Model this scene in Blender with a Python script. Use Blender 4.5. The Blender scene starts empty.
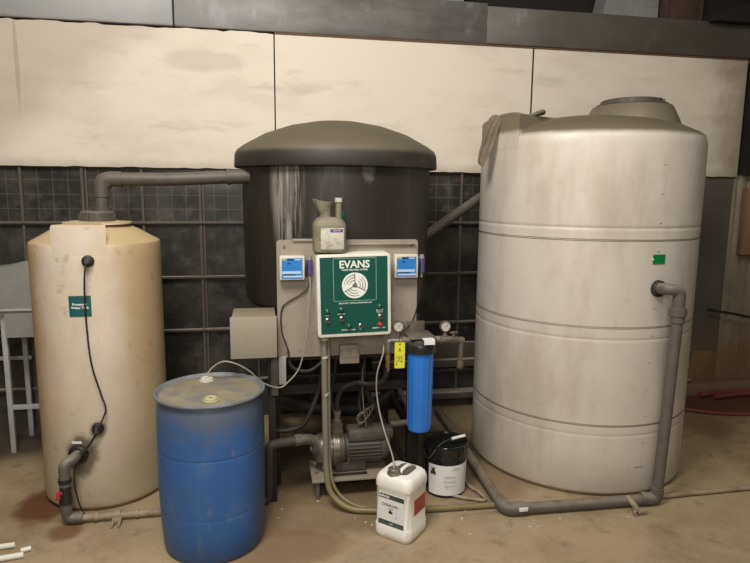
import bpy, bmesh, math, random
from mathutils import Vector, Matrix
random.seed(7)
PI = math.pi
C = bpy.context.scene.collection

# ------------------------------------------------------------------ materials
def mat(name, base, layers=(), rough=0.6, metal=0.0, bump=0.0, bscale=40.0, spec=0.5, trans=0.0, coat=0.0, seed=0.0):
    """procedural material: base colour + list of (kind, params, colour, amount, noise_scale, noise_perturb)"""
    m = bpy.data.materials.new(name); m.use_nodes = True
    nt = m.node_tree; N = nt.nodes; L = nt.links; N.clear()
    out = N.new('ShaderNodeOutputMaterial'); bs = N.new('ShaderNodeBsdfPrincipled')
    L.new(bs.outputs[0], out.inputs[0])
    bs.inputs['Roughness'].default_value = rough; bs.inputs['Metallic'].default_value = metal
    bs.inputs['Specular IOR Level'].default_value = spec
    bs.inputs['Coat Weight'].default_value = coat
    tc = N.new('ShaderNodeTexCoord'); co = tc.outputs['Object']
    geo = N.new('ShaderNodeNewGeometry')
    def math_(op, a, b=None, c=None, clamp=False):
        n = N.new('ShaderNodeMath'); n.operation = op; n.use_clamp = clamp
        for i, v in enumerate((a, b, c)):
            if v is None: continue
            if isinstance(v, (int, float)): n.inputs[i].default_value = v
            else: L.new(v, n.inputs[i])
        return n.outputs[0]
    def noise(scale, detail=6, stretch=(1, 1, 1), off=0.0):
        mp = N.new('ShaderNodeMapping'); mp.inputs['Scale'].default_value = stretch
        mp.inputs['Location'].default_value = (off + seed, off * 1.7, off * 2.3)
        L.new(co, mp.inputs[0]); n = N.new('ShaderNodeTexNoise')
        n.inputs['Scale'].default_value = scale; n.inputs['Detail'].default_value = detail
        n.inputs['Roughness'].default_value = 0.62
        L.new(mp.outputs[0], n.inputs['Vector']); return n.outputs['Fac']
    def maprange(v, a, b):
        n = N.new('ShaderNodeMapRange'); n.interpolation_type = 'SMOOTHSTEP'
        L.new(v, n.inputs[0]); n.inputs[1].default_value = a; n.inputs[2].default_value = b
        return n.outputs[0]
    cur = None
    rgb = N.new('ShaderNodeRGB'); rgb.outputs[0].default_value = (*base, 1); cur = rgb.outputs[0]
    for i, ly in enumerate(layers):
        kind, prm, col, amt = ly[:4]
        nsc = ly[4] if len(ly) > 4 else 4.0; per = ly[5] if len(ly) > 5 else 0.3
        off = 3.1 * (i + 1)
        if kind == 'noise':              # prm = (lo, hi, stretch)
            st = prm[2] if len(prm) > 2 else (1, 1, 1)
            f = maprange(noise(nsc, 8, st, off), prm[0], prm[1])
        elif kind == 'dir':              # prm = ((x,y,z), a, b)
            vm = N.new('ShaderNodeVectorMath'); vm.operation = 'DOT_PRODUCT'
            L.new(co, vm.inputs[0]); vm.inputs[1].default_value = prm[0]
            v = math_('ADD', vm.outputs['Value'], math_('MULTIPLY', math_('SUBTRACT', noise(nsc, 6, (1, 1, 1), off), 0.5), per))
            f = maprange(v, prm[1], prm[2])
        elif kind == 'spot':             # prm = ((x,y,z), (sx,sy,sz)) radius 1 ellipsoid
            mp = N.new('ShaderNodeMapping'); mp.vector_type = 'POINT'
            s = prm[1]; mp.inputs['Scale'].default_value = (1 / s[0], 1 / s[1], 1 / s[2])
            mp.inputs['Location'].default_value = (-prm[0][0] / s[0], -prm[0][1] / s[1], -prm[0][2] / s[2])
            L.new(co, mp.inputs[0]); vl = N.new('ShaderNodeVectorMath'); vl.operation = 'LENGTH'
            L.new(mp.outputs[0], vl.inputs[0])
            v = math_('ADD', vl.outputs['Value'], math_('MULTIPLY', math_('SUBTRACT', noise(nsc, 8, (1, 1, 1), off), 0.5), per))
            f = maprange(v, 1.0, prm[2] if len(prm) > 2 else 0.55)
        elif kind == 'drip':             # vertical run marks limited to an ellipsoid
            mp = N.new('ShaderNodeMapping'); q_ = prm[1]; mp.inputs['Scale'].default_value = (1 / q_[0], 1 / q_[1], 1 / q_[2])
            mp.inputs['Location'].default_value = (-prm[0][0] / q_[0], -prm[0][1] / q_[1], -prm[0][2] / q_[2])
            L.new(co, mp.inputs[0]); vl = N.new('ShaderNodeVectorMath'); vl.operation = 'LENGTH'; L.new(mp.outputs[0], vl.inputs[0])
            f = math_('MULTIPLY', maprange(vl.outputs['Value'], 1.0, .4), maprange(noise(nsc, 6, (1, 1, .06), off), .42, .56))
        elif kind == 'up':               # dust on faces that look upward
            sx = N.new('ShaderNodeSeparateXYZ'); L.new(geo.outputs['Normal'], sx.inputs[0])
            v = math_('ADD', sx.outputs[2], math_('MULTIPLY', math_('SUBTRACT', noise(nsc, 6, (1, 1, 1), off), 0.5), per))
            f = maprange(v, prm[0], prm[1])
        f = math_('MULTIPLY', f, amt)
        mx = N.new('ShaderNodeMix'); mx.data_type = 'RGBA'
        L.new(f, mx.inputs['Factor']); L.new(cur, mx.inputs['A']); mx.inputs['B'].default_value = (*col, 1)
        cur = mx.outputs['Result']
    L.new(cur, bs.inputs['Base Color'])
    if bump:
        b = N.new('ShaderNodeBump'); b.inputs['Strength'].default_value = bump; b.inputs['Distance'].default_value = 0.01
        L.new(noise(bscale, 5), b.inputs['Height']); L.new(b.outputs[0], bs.inputs['Normal'])
    return m

def grime(name, base, dark, amt=0.5, sc=6, **k):
    return mat(name, base, [('noise', (.4, .7), dark, amt, sc), ('noise', (.5, .62), dark, amt * .5, sc * 7)], **k)

M = {}
M['big_poly'] = mat('weathered_shaded_white_poly', (.62, .572, .515), [
    ('noise', (.42, .66, (1, 1, .35)), (.42, .365, .29), .65, 2.6),
    ('noise', (.55, .75), (.38, .32, .25), .25, 8),
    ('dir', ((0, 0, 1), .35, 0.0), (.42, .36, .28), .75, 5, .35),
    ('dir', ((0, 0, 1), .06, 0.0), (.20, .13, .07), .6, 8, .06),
    ('up', (.3, .75), (.115, .097, .062), .94, 6, .2),
    ('dir', ((0, 0, 1), 2.30, 2.345), (.145, .122, .08), .94, 5, .05),
    ('dir', ((.8, .1, 0), .35, .75), (.40, .345, .275), .6, 3, .3),  # painted shade on the side turned away from the key light
], rough=.42, bump=.12, bscale=9)
M['mark'] = mat('moulded_mark', (.45, .40, .33), rough=.5)
M['yellow_poly'] = mat('yellowed_cream_poly', (.65, .575, .475), [
    ('noise', (.42, .68, (1, 1, .4)), (.55, .45, .30), .6, 4),
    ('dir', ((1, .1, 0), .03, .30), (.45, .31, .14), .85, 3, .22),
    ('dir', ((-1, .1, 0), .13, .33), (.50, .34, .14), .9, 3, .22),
    ('dir', ((0, 0, 1), 1.1, .0), (.40, .33, .23), .85, 3, .4),
    ('dir', ((0, 0, 1), .07, 0), (.20, .11, .05), .7, 9, .08),
    ('noise', (.58, .72), (.25, .18, .10), .5, 11),
    ('up', (.25, .8), (.46, .34, .16), .7, 5, .3),
    ('spot', ((-.06, -.38, .36), (.12, .2, .16)), (.05, .035, .02), .8, 12, .7),
    ('spot', ((.045, -.38, .52), (.06, .2, .06)), (.06, .04, .03), .7, 16, .6),
], rough=.45, bump=.1, bscale=8)
M['black_poly'] = mat('dusty_black_poly', (.020, .016, .013), [
    ('noise', (.55, .75, (1, 1, .07)), (.10, .085, .07), .5, 15),
    ('spot', ((-.37, -.54, .85), (.07, .3, .36)), (.17, .155, .14), .7, 9, .9),
    ('drip', ((-.37, -.54, .82), (.12, .3, .55)), (.34, .31, .28), .85, 26, .9),
    ('spot', ((.12, -.65, .95), (.05, .2, .12)), (.20, .19, .17), .4, 26, .9),
    ('noise', (.5, .8), (.045, .036, .028), .5, 3),
], rough=.5, bump=.08, bscale=14)
M['black_lid'] = mat('dusty_black_lid', (.022, .018, .015), [
    ('up', (.12, .62), (.115, .098, .066), .9, 5, .25),
    ('noise', (.5, .75), (.06, .048, .034), .4, 6)], rough=.6, bump=.08, bscale=12)
M['drum_blue'] = mat('scuffed_shaded_blue_poly', (.028, .112, .34), [
    ('noise', (.50, .72, (1, 1, .6)), (.09, .17, .34), .55, 6),
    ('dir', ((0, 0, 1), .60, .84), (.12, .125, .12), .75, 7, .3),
    ('noise', (.48, .75), (.035, .11, .25), .7, 5),
    ('noise', (.58, .7, (1, 1, .4)), (.16, .19, .22), .35, 18),
    ('dir', ((1, .2, 0), .08, .30), (.035, .055, .075), .8, 5, .2),  # shaded right side of the drum, put into the colour
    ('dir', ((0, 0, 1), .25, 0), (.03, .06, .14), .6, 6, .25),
], rough=.42, bump=.12, bscale=10)
M['drum_rim'] = grime('drum_rim_blue', (.17, .195, .235), (.13, .12, .095), .8, 9, rough=.5)
M['bung_cream'] = mat('cream_bung', (.42, .41, .24), rough=.5)
M['drum_top'] = mat('dusty_drum_lid', (.22, .19, .135), [
    ('noise', (.45, .62), (.13, .145, .16), .7, 9),
    ('noise', (.5, .66), (.33, .28, .16), .6, 6)], rough=.75)
M['pipe_grey'] = mat('dark_grey_pvc', (.115, .102, .09), [
    ('up', (.1, .8), (.24, .20, .155), .75, 9, .3), ('noise', (.45, .7), (.07, .055, .045), .6, 12)], rough=.55)
M['pipe_dark'] = grime('dark_dusty_pipe', (.06, .052, .045), (.03, .025, .02), .6, 9, rough=.6)
M['pipe_top'] = mat('grey_brown_pvc', (.085, .072, .06), [
    ('up', (.1, .9), (.15, .125, .10), .6, 9, .2), ('noise', (.45, .7), (.05, .045, .038), .5, 12)], rough=.55)
M['pipe_tan'] = mat('dirty_tan_pvc', (.33, .27, .19), [
    ('noise', (.42, .66), (.17, .12, .075), .7, 14)], rough=.6)
M['hose_pale'] = mat('dusty_translucent_tubing', (.21, .185, .145), [
    ('dir', ((0, 0, 1), .30, .1), (.20, .165, .055), .8, 5, .1), ('noise', (.5, .7), (.13, .105, .07), .6, 12)], rough=.4)
M['line_pale'] = mat('pale_thin_tubing', (.30, .275, .235), [('noise', (.5, .7), (.18, .15, .12), .5, 12)], rough=.4)
M['rubber'] = grime('black_rubber', (.013, .012, .011), (.032, .027, .022), .6, 9, rough=.55)
M['dark_steel'] = grime('dark_painted_steel', (.016, .013, .011), (.04, .03, .022), .6, 7, rough=.6)
M['panel'] = mat('taupe_enclosure_paint', (.30, .26, .215), [
    ('noise', (.45, .7, (1, 1, .4)), (.19, .155, .12), .6, 5),
    ('noise', (.58, .7), (.12, .09, .06), .4, 20)], rough=.5)
M['jbox'] = mat('beige_box_paint', (.30, .27, .215), [
    ('noise', (.45, .7), (.27, .22, .16), .6, 5), ('up', (.5, .9), (.22, .18, .13), .8, 5, .2)], rough=.55)
M['evans_white'] = grime('offwhite_enclosure', (.74, .72, .66), (.52, .48, .42), .4, 8, rough=.4)
M['evans_green'] = mat('dark_green_overlay', (.004, .075, .055), [('noise', (.5, .8), (.01, .06, .05), .4, 6)], rough=.35)
M['white_ink'] = mat('white_ink', (.78, .80, .76), rough=.5)
M['pale_green_ink'] = mat('pale_green_ink', (.24, .42, .34), rough=.5)
M['logo_grey'] = grime('logo_grey', (.12, .10, .09), (.2, .17, .15), .5, 30, rough=.5)
M['chrome'] = mat('worn_chrome', (.55, .52, .48), rough=.25, metal=1)
M['steel'] = mat('dull_stainless', (.32, .29, .25), [('noise', (.4, .7), (.15, .12, .09), .6, 12)], rough=.33, metal=.85)
M['cast'] = grime('cast_grey_motor_paint', (.10, .088, .073), (.05, .04, .032), .7, 10, rough=.5)
M['galv'] = grime('dull_galvanised_fitting', (.20, .175, .145), (.10, .08, .06), .7, 16, rough=.45, metal=.4)
M['brass'] = grime('aged_brass', (.35, .24, .08), (.16, .1, .04), .6, 18, rough=.4, metal=.7)
M['red'] = mat('red_plastic', (.42, .03, .035), rough=.45)
M['green_lens'] = mat('dark_green_lens', (.01, .07, .045), rough=.25, spec=.7)
M['black_plastic'] = mat('black_plastic', (.018, .018, .018), [('up', (.4, .9), (.06, .055, .05), .6, 5, .2)], rough=.35)
M['bucket_black'] = mat('glossy_black_pail', (.010, .011, .012), rough=.18, spec=.6)
M['label_white'] = mat('white_label', (.80, .79, .78), [('noise', (.45, .75), (.68, .68, .70), .4, 14)], rough=.5)
M['jug_white'] = mat('white_jug_plastic', (.84, .82, .78), [('noise', (.5, .75), (.66, .61, .53), .4, 8), ('dir', ((0, 0, 1), .05, 0), (.5, .42, .3), .6, 9, .05)], rough=.38)
M['label_dark'] = mat('dark_teal_label_band', (.035, .06, .06), [('noise', (.45, .6), (.13, .16, .16), .5, 30)], rough=.5)
M['label_red'] = mat('red_label', (.50, .07, .035), rough=.5)
M['olive_poly'] = mat('dusty_olive_jug', (.20, .18, .125), [
    ('noise', (.45, .68), (.10, .085, .055), .7, 14), ('up', (.2, .8), (.16, .14, .10), .6, 5, .2)], rough=.6)
M['canister_label'] = mat('worn_paper_label', (.52, .50, .44), [('noise', (.48, .6), (.30, .28, .22), .7, 20)], rough=.7)
M['purple'] = mat('purple_print', (.075, .065, .20), rough=.5)
M['ctrl_body'] = grime('cream_controller_case', (.62, .58, .48), (.5, .44, .33), .4, 14, rough=.4)
M['ctrl_blue'] = mat('blue_controller_face', (.03, .20, .55), [('noise', (.5, .7), (.06, .28, .62), .4, 20)], rough=.3)
M['ctrl_light'] = mat('pale_blue_print', (.40, .56, .78), rough=.4)
M['ctrl_navy'] = mat('navy_print', (.012, .05, .13), rough=.4)
M['filter_blue'] = mat('bright_blue_sump', (.022, .19, .66), [('noise', (.5, .75), (.03, .16, .5), .4, 6)], rough=.28, spec=.6)
M['tag'] = mat('yellow_tag', (.72, .74, .03), rough=.5)
M['marker'] = mat('black_marker', (.03, .03, .02), rough=.6)
M['teal'] = mat('teal_sign', (.012, .10, .105), rough=.4)
M['green_sign'] = mat('green_sign', (.0, .20, .045), rough=.45)
M['table_white'] = grime('white_table_paint', (.43, .43, .42), (.30, .29, .27), .5, 8, rough=.5)
M['bin_grey'] = grime('grey_bin_paint', (.27, .27, .255), (.20, .19, .175), .5, 5, rough=.5)
M['rag'] = grime('dusty_rag', (.17, .135, .10), (.09, .07, .05), .7, 14, rough=.9, bump=.5, bscale=30)
M['white_offcut'] = mat('white_pvc', (.75, .73, .66), rough=.4)
M['debris'] = mat('pale_debris', (.55, .50, .42), rough=.8)
M['wood'] = mat('brown_board', (.24, .14, .065), [('noise', (.4, .65, (1, 1, .1)), (.13, .075, .035), .7, 9)], rough=.7)
M['strap_red'] = mat('faded_red_hose', (.25, .06, .05), [('noise', (.45, .65), (.14, .05, .035), .6, 9)], rough=.6)
M['wire_dim'] = mat('dull_wire', (.16, .135, .10), rough=.6)
M['redfloor'] = mat('red_hose', (.20, .045, .03), [('noise', (.45, .65), (.09, .03, .02), .6, 9)], rough=.6)
# setting
M['wall_panel'] = mat('painted_white_board', (.76, .69, .595), [
    ('noise', (.45, .72, (.5, 1, 1.2)), (.58, .505, .41), .55, 2.2),
    ('noise', (.55, .70, (.4, 1, 1.8)), (.46, .40, .33), .4, 3.4),
    ('noise', (.62, .72), (.3, .25, .2), .35, 26),
    ('dir', ((0, 0, 1), 2.2, 2.10), (.42, .36, .28), .6, 7, .1),
    ('dir', ((1, 0, 0), 3.9, 4.45), (.27, .215, .155), .85, 4, .6),  # vignette darkening painted into the right end of the boards
    ('dir', ((1, 0, -1.2), -4.35, -4.9), (.40, .33, .26), .5, 4, .5),
    ('spot', ((-1.79, 5.04, 2.85), (.02, .3, .42)), (.36, .26, .22), .5, 9, .5),
    ('spot', ((-.43, 5.04, 2.93), (.40, .3, .10)), (.52, .46, .38), .5, 5, .9),
], rough=.75, bump=.06, bscale=12)
M['sheet'] = mat('grey_sheet_metal', (.15, .145, .135), [
    ('noise', (.42, .62, (.5, 1, 1.3)), (.085, .078, .07), .8, 3),
    ('noise', (.56, .70, (1, 1, .5)), (.30, .30, .30), .55, 5),
    ('dir', ((1, 0, 0), .5, -.9), (.33, .335, .335), .8, 3, .8),
    ('dir', ((1, 0, 0), 1.2, 3.2), (.10, .082, .066), .75, 3, .8),
    ('dir', ((0, 0, 1), 3.195, 3.175), (.12, .07, .04), .4, 9, .05)], rough=.5, metal=.25, bump=.05, bscale=6)
M['rust_edge'] = grime('rusty_edge', (.14, .075, .04), (.07, .05, .035), .6, 20, rough=.8)
M['muntin'] = mat('rusty_window_steel', (.095, .078, .063), [
    ('up', (.4, .8), (.55, .50, .43), .95, 7, .4), ('noise', (.45, .7), (.13, .09, .065), .6, 9)], rough=.75)
M['dark_wall'] = mat('dark_masonry', (.04, .034, .028), [('noise', (.4, .7), (.085, .07, .055), .6, 3)], rough=.9)
M['dark_sheet'] = mat('dark_grey_sheet', (.085, .075, .066), [('noise', (.4, .7, (1, 1, .4)), (.13, .115, .10), .6, 3), ('dir', ((0, 0, 1), .9, .3), (.16, .10, .05), .7, 4, .4)], rough=.65)
M['corrugated'] = mat('weathered_corrugated_sheet', (.30, .26, .19), [
    ('noise', (.42, .66, (1, 1, .3)), (.16, .125, .085), .7, 4), ('dir', ((0, 0, 1), .8, .3), (.20, .12, .055), .7, 4, .3)], rough=.7)
M['black'] = mat('flat_black', (.012, .011, .01), rough=.9)  # plain black; on the upper wall it paints the darkness of the void
M['brown_col'] = grime('brown_column', (.07, .04, .028), (.035, .022, .016), .6, 5, rough=.7)
M['upper_grey'] = grime('upper_grey_panel', (.24, .25, .24), (.15, .15, .14), .6, 4, rough=.7)
M['floor'] = mat('stained_shaded_concrete', (.37, .287, .168), [
    ('noise', (.42, .68), (0.215, 0.15, 0.082), .85, 1.4),
    ('noise', (.48, .66), (0.37, 0.295, 0.19), .6, 2.7),
    ('noise', (.54, .70), (0.14, 0.095, 0.055), .45, 8),
    ('noise', (.58, .68), (0.104, 0.070, 0.044), .3, 45),
    ('spot', ((.75, 4.15, 0), (1.2, .80, 1)), (0.035, 0.022, 0.013), .9, 3, .55),  # painted shade on the floor beneath the black tank and stand
    ('spot', ((.25, 3.45, 0), (.85, .42, 1)), (0.14, 0.09, 0.05), .55, 4, .7),
    ('spot', ((-1.36, 3.78, 0), (.20, .30, 1)), (0.111, 0.041, 0.015), .95, 7, .6),
    ('spot', ((-1.15, 3.42, 0), (.12, .12, 1)), (0.148, 0.067, 0.026), .8, 7, .6),
    ('spot', ((.05, 3.05, 0), (.42, .20, 1), .75), (0.207, 0.115, 0.048), .55, 6, .7),
    ('spot', ((.09, 3.05, 0), (.30, .13, 1), .8), (0.222, 0.163, 0.096), .7, 6, .5),
    ('spot', ((-2.1, 5.0, 0), (1.1, .75, 1)), (0.052, 0.037, 0.026), .9, 3, .5),  # darker patch under the left leg frame
    ('spot', ((1.33, 3.6, 0), (.5, .35, 1)), (0.200, 0.130, 0.070), .6, 5, .6),
    ('spot', ((4.35, 4.85, 0), (.85, .48, 1), .85), (0.089, 0.026, 0.015), .9, 5, .25),
    ('spot', ((2.0, 3.22, 0), (.9, .05, 1)), (0.096, 0.059, 0.037), .6, 8, .6),
], rough=.72, bump=.15, bscale=14)

def glass_mat():
    m = mat('dirty_wired_glass', (.028, .027, .024), [
        ('noise', (.42, .7), (.085, .08, .068), .8, 2.5), ('noise', (.5, .7), (.11, .10, .085), .5, 9)], rough=.28, spec=.4)
    nt = m.node_tree; N = nt.nodes; L = nt.links
    bs = [n for n in N if n.type == 'BSDF_PRINCIPLED'][0]
    tc = [n for n in N if n.type == 'TEX_COORD'][0]
    src = bs.inputs['Base Color'].links[0].from_socket
    sx = N.new('ShaderNodeSeparateXYZ'); L.new(tc.outputs['Object'], sx.inputs[0])
    res = None
    for k, (per, off) in {0: (.1105, .512 + .442 * 8), 2: (.1115, 10 * .1115 * 4 - 1.667)}.items():
        a = N.new('ShaderNodeMath'); a.operation = 'ADD'; L.new(sx.outputs[k], a.inputs[0]); a.inputs[1].default_value = off
        b = N.new('ShaderNodeMath'); b.operation = 'PINGPONG'; L.new(a.outputs[0], b.inputs[0]); b.inputs[1].default_value = per / 2
        c = N.new('ShaderNodeMath'); c.operation = 'LESS_THAN'; L.new(b.outputs[0], c.inputs[0]); c.inputs[1].default_value = .0035
        if res is None: res = c.outputs[0]
        else:
            d = N.new('ShaderNodeMath'); d.operation = 'MAXIMUM'; L.new(res, d.inputs[0]); L.new(c.outputs[0], d.inputs[1]); res = d.outputs[0]
    # wire shows only in the upper lights
    g = N.new('ShaderNodeMath'); g.operation = 'GREATER_THAN'; L.new(sx.outputs[2], g.inputs[0]); g.inputs[1].default_value = 1.667
    h = N.new('ShaderNodeMath'); h.operation = 'MULTIPLY_ADD'; L.new(g.outputs[0], h.inputs[0]); h.inputs[1].default_value = .22; h.inputs[2].default_value = .05
    e = N.new('ShaderNodeMath'); e.operation = 'MULTIPLY'; L.new(res, e.inputs[0]); L.new(h.outputs[0], e.inputs[1])
    mx = N.new('ShaderNodeMix'); mx.data_type = 'RGBA'; L.new(e.outputs[0], mx.inputs['Factor']); L.new(src, mx.inputs['A'])
    mx.inputs['B'].default_value = (.22, .20, .17, 1); L.new(mx.outputs['Result'], bs.inputs['Base Color'])
    return m
M['glass'] = glass_mat()

# ------------------------------------------------------------------ mesh helpers (world coordinates)
def B(): return bmesh.new()

def box(bm, x0, x1, y0, y1, z0, z1, bev=0.0, seg=2, M4=None):
    r = bmesh.ops.create_cube(bm, size=1.0); vs = r['verts']
    bmesh.ops.scale(bm, vec=(x1 - x0, y1 - y0, z1 - z0), verts=vs)
    bmesh.ops.translate(bm, vec=((x0 + x1) / 2, (y0 + y1) / 2, (z0 + z1) / 2), verts=vs)
    if bev:
        es = list({e for v in vs for e in v.link_edges})
        r = bmesh.ops.bevel(bm, geom=es, offset=bev, segments=seg, profile=.5, affect='EDGES', clamp_overlap=True)
        vs = list({v for f in r['faces'] for v in f.verts} | {v for v in vs if v.is_valid})
    if M4 is not None: bmesh.ops.transform(bm, matrix=M4, verts=[v for v in vs if v.is_valid])
    return vs

def lathe(bm, cx, cy, prof, n=64, axis='z', o=None, a0=0.0):
    """prof = [(r, h)]; axis z by default, else revolve about direction `axis` from origin o"""
    if axis == 'z': fr = (Vector((1, 0, 0)), Vector((0, 1, 0)), Vector((0, 0, 1))); org = Vector((cx, cy, 0))
    else:
        d = Vector(axis).normalized(); t = Vector((0, 0, 1)) if abs(d.z) < .9 else Vector((1, 0, 0))
        a = t.cross(d).normalized(); b = d.cross(a); fr = (a, b, d); org = Vector(o)
    rings = []
    for r, h in prof:
        if r < 1e-6: rings.append([bm.verts.new(org + fr[2] * h)])
        else: rings.append([bm.verts.new(org + fr[0] * r * math.cos(a0 + 2 * PI * i / n) + fr[1] * r * math.sin(a0 + 2 * PI * i / n) + fr[2] * h) for i in range(n)])
    for p, q in zip(rings, rings[1:]):
        for i in range(n):
            j = (i + 1) % n
            if len(p) == 1 and len(q) == 1: continue
            if len(p) == 1: bm.faces.new((p[0], q[j], q[i]))
            elif len(q) == 1: bm.faces.new((p[i], p[j], q[0]))
            else: bm.faces.new((p[i], p[j], q[j], q[i]))

def cyl(bm, p, q, r, n=24, r2=None):
    p = Vector(p); q = Vector(q); d = q - p; L_ = d.length; r2 = r if r2 is None else r2
    lathe(bm, 0, 0, [(0, 0), (r, 0), (r2, L_), (0, L_)], n, tuple(d), tuple(p))

def fillet(pts, rad, seg=6):
    pts = [Vector(p) for p in pts]; out = [pts[0]]
    for i in range(1, len(pts) - 1):
        a, b, c = pts[i - 1], pts[i], pts[i + 1]; u = (a - b); v = (c - b)
        t = min(rad, u.length * .48, v.length * .48)
        if t < 1e-5: out.append(b); continue
        s = b + u.normalized() * t; e = b + v.normalized() * t
        for k in range(seg + 1):
            w = k / seg; out.append(s * (1 - w) ** 2 + b * 2 * w * (1 - w) + e * w * w)
    out.append(pts[-1]); return out

def smoothpath(pts, n=10):
    P_ = [Vector(p) for p in pts]; P_ = [P_[0] * 2 - P_[1]] + P_ + [P_[-1] * 2 - P_[-2]]; out = []
    for i in range(1, len(P_) - 2):
        for k in range(n):
            t = k / n; a, b, c, d = P_[i - 1:i + 3]
            out.append(.5 * ((2 * b) + (c - a) * t + (2 * a - 5 * b + 4 * c - d) * t * t + (3 * b - a - 3 * c + d) * t ** 3))
    out.append(P_[-2]); return out

def tube(bm, pts, r, n=12, cap=True):
    pts = [Vector(p) for p in pts]; rings = []; up = None
    for i, p in enumerate(pts):
        d = (pts[min(i + 1, len(pts) - 1)] - pts[max(i - 1, 0)]).normalized()
        if up is None:
            t = Vector((0, 0, 1)) if abs(d.z) < .9 else Vector((1, 0, 0)); up = (t - d * t.dot(d)).normalized()
        else: up = (up - d * up.dot(d)).normalized()
        s = d.cross(up); rr = r[i] if isinstance(r, (list, tuple)) else r
        rings.append([bm.verts.new(p + up * rr * math.cos(2 * PI * k / n) + s * rr * math.sin(2 * PI * k / n)) for k in range(n)])
    for a, b in zip(rings, rings[1:]):
        for k in range(n): bm.faces.new((a[k], a[(k + 1) % n], b[(k + 1) % n], b[k]))
    if cap: bm.faces.new(rings[0][::-1]); bm.faces.new(rings[-1])

def prism(bm, pts2, z0, z1, plane='xy', M4=None):
    """extrude a polygon; plane xy -> z, xz -> y"""
    def mk(a, b, h): return (a, b, h) if plane == 'xy' else (a, h, b)
    lo = [bm.verts.new(mk(a, b, z0)) for a, b in pts2]; hi = [bm.verts.new(mk(a, b, z1)) for a, b in pts2]
    bm.faces.new(lo[::-1]); bm.faces.new(hi)
    for i in range(len(lo)):
        j = (i + 1) % len(lo); bm.faces.new((lo[i], lo[j], hi[j], hi[i]))
    if M4 is not None: bmesh.ops.transform(bm, matrix=M4, verts=lo + hi)

def rrect(w, d, r, n=6, cx=0, cy=0):
    o = []
    for sx, sy, a in ((1, 1, 0), (-1, 1, PI / 2), (-1, -1, PI), (1, -1, 1.5 * PI)):
        for k in range(n + 1):
            t = a + k / n * PI / 2; o.append((cx + sx * (w / 2 - r) + r * math.cos(t), cy + sy * (d / 2 - r) + r * math.sin(t)))
    return o

def loft(bm, sections, cap=True):
    """sections = [(list of 2d pts, z)] with equal counts"""
    R_ = [[bm.verts.new((x, y, z)) for x, y in s] for s, z in sections]; n = len(R_[0])
    for a, b in zip(R_, R_[1:]):
        for k in range(n): bm.faces.new((a[k], a[(k + 1) % n], b[(k + 1) % n], b[k]))
    if cap: bm.faces.new(R_[0][::-1]); bm.faces.new(R_[-1])

def sector(bm, cx, cy, r, a0, a1, z0, z1, th=.003, n=16):
    """thin curved sheet on a cylinder (labels, signs)"""
    rows = []
    for rr in (r, r + th):
        for z in (z0, z1): rows.append([bm.verts.new((cx + rr * math.cos(a0 + (a1 - a0) * k / n), cy + rr * math.sin(a0 + (a1 - a0) * k / n), z)) for k in range(n + 1)])
    a, b, c, d = rows
    for k in range(n):
        for p, q in ((a, b), (b, d), (d, c), (c, a)): bm.faces.new((p[k], p[k + 1], q[k + 1], q[k]))
    bm.faces.new((a[0], b[0], d[0], c[0])); bm.faces.new((a[n], c[n], d[n], b[n]))

WL = {}
def link(name, me, parent=None):
    o = bpy.data.objects.new(name, me); C.objects.link(o)
    if parent is not None: o.parent = parent; WL[o] = WL[parent]
    else: WL[o] = Vector((0, 0, 0))
    return o

def obj(name, bm, m, parent=None, smooth=True, loc=None):
    """one mesh object; geometry was authored in world coordinates"""
    org = WL[parent] if parent is not None else Vector(loc or (0, 0, 0))
    bmesh.ops.recalc_face_normals(bm, faces=bm.faces[:])
    if smooth:
        for f in bm.faces: f.smooth = True
        for e in bm.edges:
            if len(e.link_faces) == 2 and e.calc_face_angle(0) > .6: e.smooth = False
    bmesh.ops.translate(bm, vec=-org, verts=bm.verts[:])
    me = bpy.data.meshes.new(name); bm.to_mesh(me); bm.free(); me.materials.append(M[m])
    o = link(name, me, parent)
    if parent is None and loc: o.location = loc; WL[o] = Vector(loc)
    return o

def tag(o, label, cat, group=None, kind=None):
    o['label'] = label; o['category'] = cat
    if group: o['group'] = group
    if kind: o['kind'] = kind
    return o

def thing(name, loc, label, cat, group=None):
    o = bpy.data.objects.new(name, None); C.objects.link(o); o.location = loc; o.empty_display_size = .1
    WL[o] = Vector(loc); return tag(o, label, cat, group)

def struct(name, bm, m, parent=None, smooth=True):
    o = obj(name, bm, m, parent, smooth)
    if parent is None: o['kind'] = 'structure'
    return o

def dup(root, loc, label=None, rotz=None):
    r = root.copy(); C.objects.link(r); r.location = loc
    if label: r['label'] = label
    if rotz is not None: r.rotation_euler = (0, 0, rotz)
    WL[r] = Vector(loc)
    for ch in list(root.children):
        c = ch.copy(); C.objects.link(c); c.parent = r
        for g in list(ch.children):
            d = g.copy(); C.objects.link(d); d.parent = c
    return r

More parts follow.
